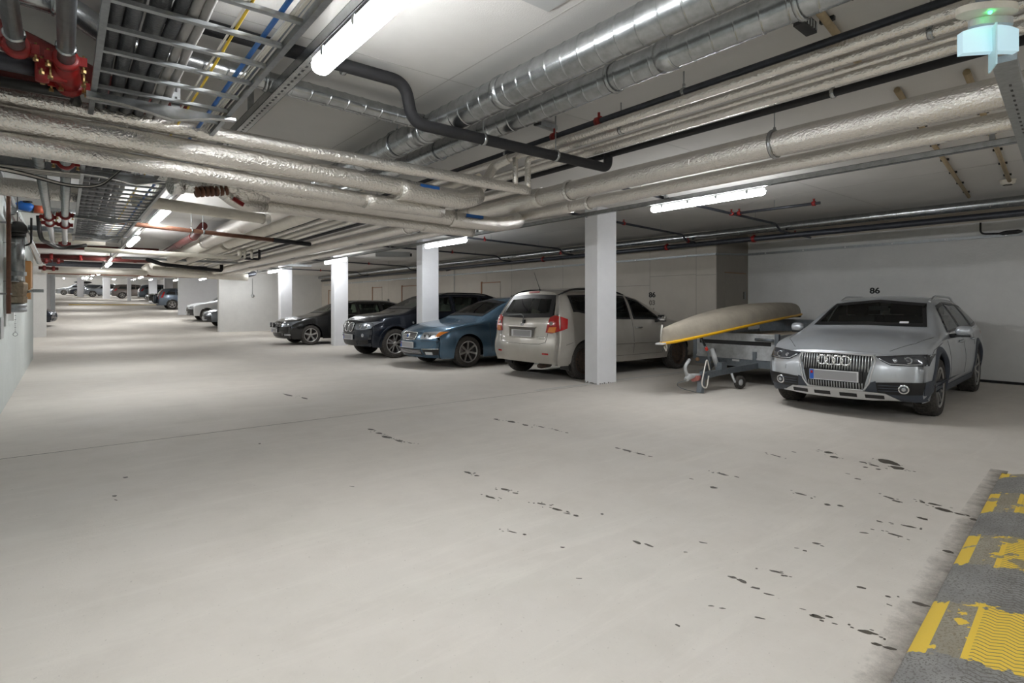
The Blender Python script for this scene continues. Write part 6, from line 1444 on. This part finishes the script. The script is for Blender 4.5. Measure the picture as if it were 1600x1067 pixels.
# ------------------------------------------------------------------ small cars of the ramp
def far_spec(L, W_, H, kind, hood=.95):
    q = dict(L=L, W=W_, half=[(0, W_-.07), (.5, W_-.02), (1.3, W_), (L-.8, W_), (L, W_-.07)])
    ws = 1.25 if kind != 'suv' else 1.2; rt = ws+.85
    if kind == 'saloon': q['top'] = [(0, .76), (.5, .90), (ws, hood+.03), (rt, H-.05), (rt+.6, H), (L-1.7, H-.04), (L-.95, hood+.12), (L-.5, hood+.08), (L, hood+.04)]
    else: q['top'] = [(0, hood-.17), (.5, hood-.04), (ws, hood+.05), (rt, H-.06), (rt+.6, H), (L-.8, H-.03), (L, H-.09)]
    q['belt'] = [(0, hood-.22), (.6, hood-.08), (1.3, hood), (L, hood+.06)]
    q['raily'] = [(0, .62), (1.1, .72), (ws+.15, .72), (rt, .62), (L-.6, .58), (L, .55)]
    if kind == 'saloon': q['railz'] = [(0, .73), (1.1, hood), (ws+.15, hood+.07), (rt, H-.10), (L-1.7, H-.10), (L-.95, hood+.08), (L, hood+.02)]
    else: q['railz'] = [(0, hood-.19), (1.1, hood+.0), (ws+.15, hood+.08), (rt, H-.11), (L-.8, H-.09), (L, H-.15)]
    q['rakeF'] = [(.2, .1), (.4, 0), (hood-.3, 0), (hood-.2, .05), (hood, .16)]; q['planF'] = (.34, 2.6)
    q['rakeR'] = [(.25, .05), (.5, 0), (hood, .04), (hood+.1, .1), (H-.1, .38), (H, .45)] if kind != 'saloon' else [(.25, .05), (.5, 0), (hood+.1, .05), (H, .1)]
    q['planR'] = (.13, 3); q.update(zs=.22 if kind != 'suv' else .3, R=.33 if kind != 'suv' else .36, Ra=.375 if kind != 'suv' else .405, zw=.335 if kind != 'suv' else .37, xf=.9, xr=L-.98, tw=.22, cowl=hood+.05, dz=hood+.03, smooth=2)
    q['hood'] = hood; q['H'] = H; q['rt'] = rt; q['ws'] = ws
    return q
def far_car(label, L, W_, H, kind, m, x, y, face, style='five', hood=.95, extra=None, scale=.97, lod=1, yaw=0):
    """face -1: nose toward the driveway, +1: tail toward it; x is the bumper nearest the driveway"""
    S = far_spec(L, W_, H, kind, hood); zf_ = floor_z(y)
    x0, rz = (x, 0) if face < 0 else (x+L*scale, PI)
    c = Car('car', label, S, (x0, y, zf_), rz+yaw, scale, lod)
    ws, rt = S['ws'], S['rt']; b = hood+.06; t = H-.16
    c.window('windscreen', [(-.64, hood+.10), (0, hood+.11), (.64, hood+.10)], [(-.53, H-.13), (0, H-.09), (.53, H-.13)], 'f', nu=8, nv=4)
    e0 = L-1.15 if kind != 'saloon' else L-1.55
    c.window('side_window', [(ws+.35, b), (ws+1.2, b)], [(rt+.02, t), (ws+1.2, t+.01)], 's', nu=5, nv=2)
    c.window('side_window', [(ws+1.28, b), (ws+2.0, b+.01)], [(ws+1.28, t+.01), (ws+2.0 if kind != 'saloon' else e0, t)], 's', nu=5, nv=2)
    if kind != 'saloon': c.window('side_window', [(ws+2.1, b+.02), (L-.55, b+.05)], [(ws+2.1, t), (L-.85, t-.03)], 's', nu=5, nv=2)
    c.window('rear_window', [(-.6, hood+.10), (.6, hood+.10)], [(-.5, H-.16), (.5, H-.16)], 'r', nu=6, nv=3)
    for s in (1, -1):
        f = (lambda P: P) if s > 0 else M2
        h = c.patch('headlight', f([(.42, hood-.36), (.78, hood-.34)]), f([(.40, hood-.24), (.80, hood-.20)]), 'f', CLEARL, nu=5, nv=2)
        if kind == 'suv': c.patch('tail_light', f([(.60, .80), (.78, .80)]), f([(.56, hood+.12), (.70, hood+.12)]), 'r', REDL, nu=4, nv=4, off=.012); c.patch('tail_light_side', [(L-.36, hood-.14), (L-.20, hood-.16)], [(L-.52, hood+.30 if extra is crv_extra else hood+.12), (L-.42, hood+.31 if extra is crv_extra else hood+.13)], 's', REDL, side=s, nu=3, nv=5, off=.012)
        else: c.patch('tail_light', f([(.40, .80), (.82, .78)]), f([(.42, .92), (.80, .95)]), 'r', REDL, nu=4, nv=3)
    c.patch('grille', [(-.34, hood-.42), (.34, hood-.42)], [(-.36, hood-.26), (.36, hood-.26)], 'f', TRIM, nu=5, nv=2)
    c.patch('lower_grille', [(-.6, .28), (.6, .28)], [(-.55, .40), (.55, .40)], 'f', TRIM, nu=6, nv=2)
    c.plate('f', .50, off=.02, eu=False); c.plate('r', .70, off=.015, eu=False); c.mirror(ws+.42, hood+.03, m)
    c.wheels(style); 
    if extra: extra(c)
    c.finish(m); return c
def mask_extra(c):
    h = c.S['hood']; m = c.patch('black_front_mask', [(-.80, .34), (-.4, .33), (.4, .33), (.80, .34)], [(-.78, h-.40), (-.4, h-.38), (.4, h-.38), (.78, h-.40)], 'f', TRIM, nu=14, nv=4, off=.010)
    c.line('chrome_strip', [(-.5, .40), (.5, .40)], 'f', .015, SATIN, parent=m, off=.02)
def crv_extra(c):
    q = MB(); q.lathe([(.001, 0), (.28, 0), (.34, .03), (.36, .10), (.34, .19), (.10, .23), (.001, .23)], (c.L-.02, .05, .78), (1, 0, 0), 28); c.add(q, 'spare_wheel_cover', mat('spare_cover', (.045, .055, .07), .4))
    for s in (1, -1):
        f = (lambda P: P) if s > 0 else M2
        c.patch('upper_tail_light', f([(.64, 1.0), (.74, .98)]), f([(.50, 1.46), (.60, 1.46)]), 'r', REDL, nu=3, nv=6, off=.014)
def box_extra(c):
    q = MB(); rows = []
    for k in range(9):
        t = k/8; w_ = .34*(1-abs(2*t-1)**4)**.5+.02; rows.append([(1.9+2.0*t, w_*math.cos(a), 1.72+.17*math.sin(a)*(1-abs(2*t-1)**5)) for a in [2*PI*j/14 for j in range(15)]])
    q.grid(rows, True); c.add(q, 'roof_box', TRIM); q = MB(); 
    for x in (2.3, 3.3): q.box(x-.03, -.6, 1.5, x+.03, .6, 1.56)
    c.add(q, 'roof_bars', TRIM)
far_car('light grey car nose with black lower front, first on the right inside the ramp opening', 4.5, .92, 1.5, 'suv', PA_lgrey, 5.55, 32.3, -1, 'five', .98, mask_extra)
far_car('white car with black grille, second nose right of the ramp opening', 4.6, .93, 1.65, 'suv', PA_white, 5.45, 36.6, -1, 'five', 1.08, mask_extra)
far_car('blue-grey off-roader with spare wheel on its tail, beyond the bright ramp wall', 4.5, .9, 1.68, 'suv', PA_grey, 5.5, 50.5, 1, 'five', 1.05, crv_extra)
far_car('black saloon nose on the ramp, left of the blue-grey off-roader', 4.6, .9, 1.42, 'saloon', PA_black, 5.6, 59.0, -1, 'five', .92)
far_car('dark car tail with bright red lights behind the black saloon', 4.5, .9, 1.66, 'suv', PA_grey, 5.75, 67.5, 1, 'five', 1.05)
far_car('brown-grey crossover tail between two far columns', 4.7, .94, 1.66, 'suv', PA_brown, 4.1, 76.5, 1, 'five', 1.0)
far_car('grey crossover nose left of the tall white far column', 4.6, .94, 1.62, 'suv', PA_lgrey, 1.75, 82.8, -1, 'five', 1.0)
far_car('dark blue hatchback nose, second from the left at the top of the ramp', 4.3, .9, 1.48, 'hatch', PA_navy, .35, 87.0, -1, 'five', .92)
far_car('silver car with black roof box, leftmost at the top of the ramp', 4.6, .9, 1.55, 'hatch', PA_silver, -.9, 91.3, -1, 'five', .95, box_extra)
c_ = far_car('dark car nose poking out left of the ramp, behind the left pier', 4.5, .9, 1.45, 'hatch', PA_navy, -4.75, 34.6, 1, 'five', .92)
c_.root.rotation_euler = (0, 0, PI); c_.root.location = (-.24, 34.6, floor_z(34.6))

# ------------------------------------------------------------------ trailer with the upturned canoe
e = empty('box_trailer', (9.6, 4.9, 0), 'low grey box trailer with lowered drawbar under the upturned canoe', 'trailer')
ALU = mat('weathered_aluminium', (.60, .62, .63), .5, .2, noise=.35, nscale=9); TG = mat('grey_steel', (.24, .27, .30), .45, .6, noise=.3, nscale=12); BLK = TRIM
x0, x1, y0, y1, z0, z1 = 8.5, 10.75, 4.20, 5.62, .40, .81
q = MB(); q.box(x0, y0, z0, x0+.03, y1, z1); q.box(x0-.012, y0+.08, z0+.20, x0, y1-.08, z0+.225); q.box(x0-.012, y0+.08, z0+.29, x0, y1-.08, z0+.305); q.box(x0-.015, y0, z1-.03, x0+.03, y1, z1); q.box(x0-.015, y0, z0, x0+.03, y1, z0+.03); q.build('front_board', ALU, e)
q = MB(); q.box(x0-.006, y0+.09, z0+.225, x0-.001, y1-.09, z0+.29); q.build('board_groove', BLK, e)
for y in (y0, y1):
    q = MB(); q.box(x0, y-.015, z0, x1, y+.015, z1-.01); q.build('side_board', ALU, e)
q = MB(); q.box(x1-.03, y0, z0, x1, y1, z1); q.build('tailboard', ALU, e)
q = MB(); q.box(x0, y0, z0-.01, x1, y1, z0+.01); q.build('trailer_floor', TG, e)
for y in (y0, y1):
    for x in (x0, x1-.05):
        q = MB(); q.box(x-.018, y-.03, z0-.05, x+.04, y+.03, z1+.01); q.build('corner_post', TG, e)
for y in (y0+.35, y1-.35):
    q = MB(); q.box(x0-.025, y-.03, z0-.02, x0, y+.03, z0+.13); q.build('board_bracket', TG, e)
q = MB(); q.tube([(x0-.04, y0+.03, z1-.09), (x0-.055, y0+.09, z1-.085), (x0-.05, y0+.32, z1-.08)], .022, 10); q.build('corner_latch', TG, e)
q = MB(); q.box(x0-.01, y0+.02, z0-.12, x1-.05, y0+.09, z0-.01); q.box(x0-.01, y1-.09, z0-.12, x1-.05, y1-.02, z0-.01); q.box(x0-.02, y0+.02, z0-.12, x0+.05, y1-.02, z0-.01); q.build('chassis', TG, e)
q = MB(); q.box(x0-.03, 4.80, z0-.04, x0-.02, 4.92, z0-.01); q.build('maker_plate', PLATEW, e)
for y in (y1-.06,):
    q = MB(); q.lathe([(.001, -.03), (.03, -.025), (.035, 0)], (x0-.02, y, z0-.06), (1, 0, 0), 12); q.build('side_reflector', mat('reflector_amber', (.6, .35, .2), .3), e)
hc = Vector((7.05, 4.68, .22))
for yy in (y0+.28, y1-.25):
    q = MB(); q.beam((8.75, yy, .33), (hc.x+.22, hc.y+(.03 if yy > 4.9 else -.03), hc.z+.03), .05, .085); q.build('drawbar', TG, e)
q = MB(); q.beam((hc.x+.10, hc.y, hc.z), (hc.x+.55, hc.y+.02, hc.z+.03), .10, .08); q.build('overrun_housing', TG, e)
q = MB(); q.tube([(hc.x-.20, hc.y, hc.z-.01), (hc.x-.14, hc.y, hc.z+.03), (hc.x-.02, hc.y, hc.z+.035), (hc.x+.12, hc.y, hc.z+.02)], [.03, .048, .035, .04], 12); q.build('ball_coupling', ALU, e)
q = MB(); q.tube(fillet([(hc.x-.16, hc.y, hc.z+.03), (hc.x-.22, hc.y+.01, hc.z+.17), (hc.x-.10, hc.y+.01, hc.z+.27)], .07), .024, 8); q.build('coupling_handle', ALU, e)
q = MB(); q.tube([(hc.x-.02, hc.y, hc.z+.0), (hc.x+.10, hc.y, hc.z+.0)], [.052, .05], 12); q.build('red_ring', mat('faded_red', (.45, .16, .14), .5), e)
q = MB(); q.tube([(hc.x+.42, hc.y, hc.z+.06), (hc.x+.36, hc.y+.01, hc.z+.35), (hc.x+.22, hc.y+.03, hc.z+.56)], .014, 8); o = q.build('handbrake_lever', TG, e)
q = MB(); q.tube([(hc.x+.30, hc.y+.02, hc.z+.45), (hc.x+.20, hc.y+.035, hc.z+.60)], .020, 8); q.build('lever_grip', BLK, o)
q = MB(); q.tube([(hc.x+.345, hc.y+.012, hc.z+.38), (hc.x+.315, hc.y+.018, hc.z+.43)], .022, 8); q.build('red_button', M['sign_red'], o)
q = MB(); q.tube([(hc.x+.60, hc.y-.02, hc.z+.06), (hc.x+.52, hc.y+.05, hc.z+.40)], .035, 10); q.tube([(hc.x+.50, hc.y+.06, hc.z+.40), (hc.x+.44, hc.y+.10, hc.z+.44)], .012, 8); q.build('jockey_tube', ALU, e)
q = MB(); q.obox((hc.x+.62, hc.y-.05, hc.z+.12), (1, 0, 0), (0, 1, 0), (0, 0, 1), .07, .05, .07); q.build('jockey_clamp', TG, e)
q = MB(); q.tube(fillet([(hc.x+.78, hc.y-.12, hc.z+.02), (7.86, 4.52, .10), (7.96, 4.50, .105)], .06), .018, 8); q.build('jockey_fork', ALU, e)
q = MB(); q.lathe([(.055, -.03), (.085, -.032), (.10, -.018), (.10, .018), (.085, .032), (.055, .03)], (7.96, 4.50, .102), (.25, 1, 0), 24); o = q.build('jockey_wheel', RUB, e)
q = MB(); q.lathe([(.001, -.034), (.03, -.032), (.058, -.02), (.058, .02), (.001, .03)], (7.96, 4.50, .102), (.25, 1, 0), 20); q.build('wheel_hub', ALU, o)
q = MB(); q.obox((hc.x+.12, hc.y-.03, .11), (.2, 0, 1), (0, 1, 0), (1, 0, -.2), .11, .04, .035); q.build('prop_foot', TG, e)
q = MB(); q.tube(fillet([(hc.x+.28, hc.y-.07, hc.z+.10), (hc.x+.18, hc.y-.09, hc.z+.30), (hc.x+.02, hc.y-.10, hc.z-.10), (hc.x+.16, hc.y-.10, hc.z-.16), (hc.x+.24, hc.y-.08, hc.z+.02)], .12), .010, 8); q.build('supply_cable', M['white_cable'], e)
q = MB(); q.tube([(hc.x-.2+.0, hc.y-.0, .2)]+[(hc.x-.36+.22*(1-math.cos(t)), hc.y+.10*math.sin(t), .20-.198*math.sin(t/2.2)) for t in [k*.25 for k in range(1, 13)]], .004, 6); q.build('breakaway_wire', TG, e)
for y in (y0-.14, y1+.14):
    q = MB(); q.lathe([(.17, -.08), (.29, -.08), (.30, 0), (.29, .08), (.17, .08)], (9.75, y, .30), (0, 1, 0), 28); w_ = q.build('trailer_wheel', RUB, e)
    q = MB(); q.lathe([(.001, -.03), (.17, -.05), (.17, .05), (.001, .03)], (9.75, y, .30), (0, 1, 0), 20); q.build('rim', ALLOY, w_)
    q = MB(); q.grid([[(9.75+.36*math.cos(t), y-.11, .30+.36*math.sin(t)), (9.75+.36*math.cos(t), y+.11, .30+.36*math.sin(t))] for t in [PI*k/10 for k in range(11)]], True); q.build('mudguard', BLK, e)
q = MB(); q.box(9.0, y0+.1, z1-.035, 10.3, y0+.95, z1-.015); tag(q.build('plywood_sheet', mat('dusty_plywood', (.44, .38, .30), .8, noise=.2, nscale=6)), 'dusty plywood sheet lying on the box trailer', 'board')
q = MB(); q.box(10.35, 4.3, z1-.30, 10.68, 5.45, .985); q.box(10.33, 4.28, .985, 10.70, 5.47, 1.0); tag(q.build('storage_crate', TG), 'grey crate at the back of the trailer carrying the canoe end', 'crate')

CAN = mat('dusty_canoe_hull', (.40, .355, .285), .75, noise=.25, nscale=2.5, col2=(.28, .25, .205), bump=.2, bscale=30)
pa, pb = Vector((6.50, 4.83, .735)), Vector((11.25, 5.12, 1.10)); dx = (pb-pa); LEN = dx.length; dx.normalize(); sd = dx.cross(Vector((0, 0, 1))).normalized(); upv = sd.cross(dx)
e = empty('canoe', tuple((pa+pb)/2), 'upturned dusty grey-brown canoe with yellow gunwale lying across the trailer', 'canoe'); e['_w'] = list((pa+pb)/2)
def gun(t): return .36*max(0, math.sin(PI*t))**.62, .075*math.sin(PI*t)
rows = []; NS = 40
for i in range(NS+1):
    t = i/NS; t = .5-.5*math.cos(PI*t); w_, g = gun(t); h_ = (.195+.075*math.sin(PI*t)**.8)*min(1, (max(0, 1-abs(2*t-1)**14))**.5+.02 if t > .5 else 1)
    o_ = -.06*(0)                                   # stem leans
    r = []
    for k in range(17):
        a = PI*k/16; cx_ = math.copysign(abs(math.cos(a))**.75, math.cos(a))*w_; cz_ = abs(math.sin(a))**.8*h_+g
        sh = (.05*(cz_/.3) if t < .02 else 0)
        r.append(pa+dx*(LEN*t+sh)+sd*cx_+upv*cz_)
    rows.append(r)
q = MB(); q.grid(rows, True); q.grid([[p for p in rows[0]], [p+dx*.02 for p in reversed(rows[0])]][:1]*2, True) if False else None
q.add([p for p in rows[0]]+[pa+upv*.0], [], True)
q.build('hull', CAN, e)
YG = mat('yellow_gunwale', (.80, .44, .01), .45)
for s_ in (-1, 1):
    pts = []
    for i in range(NS+1):
        t = i/NS; w_, g = gun(t); pts.append(pa+dx*(LEN*t)+sd*s_*(w_+.008)+upv*(g-.006))
    q = MB(); q.tube(pts, [.021]*len(pts), 8); q.build('gunwale', YG, e)
q = MB(); q.tube([pa+upv*.02-dx*.012, pa+upv*.13-dx*.005, pa+upv*.25+dx*.03], .012, 8); q.tube([pb+upv*.02, pb+upv*.10+dx*.0], .02, 8); q.build('stem_strip', mat('pale_stem', (.5, .48, .44), .6), e)
q = MB(); q.obox(pb-dx*.10-upv*.03, dx, sd, upv, .03, .06, .03); q.build('end_block', BLK, e)
q = MB(); q.obox(pa+dx*.05+upv*-.005, dx, sd, upv, .13, .05, .010); q.build('bow_deck', PLATEW, e)
q = MB(); q.tube([pa+dx*.1+sd*.0-upv*.01, pa+dx*.13-upv*.08, pa+dx*.10-upv*.12, pa+dx*.06-upv*.06], .012, 6); q.build('rope_knot', M['white_cable'], e)
for t in (.3, .5, .7):
    w_, g = gun(t); q = MB(); q.beam(pa+dx*LEN*t+sd*w_+upv*g, pa+dx*LEN*t-sd*w_+upv*g, .05, .025); q.build('thwart', BLK, e)
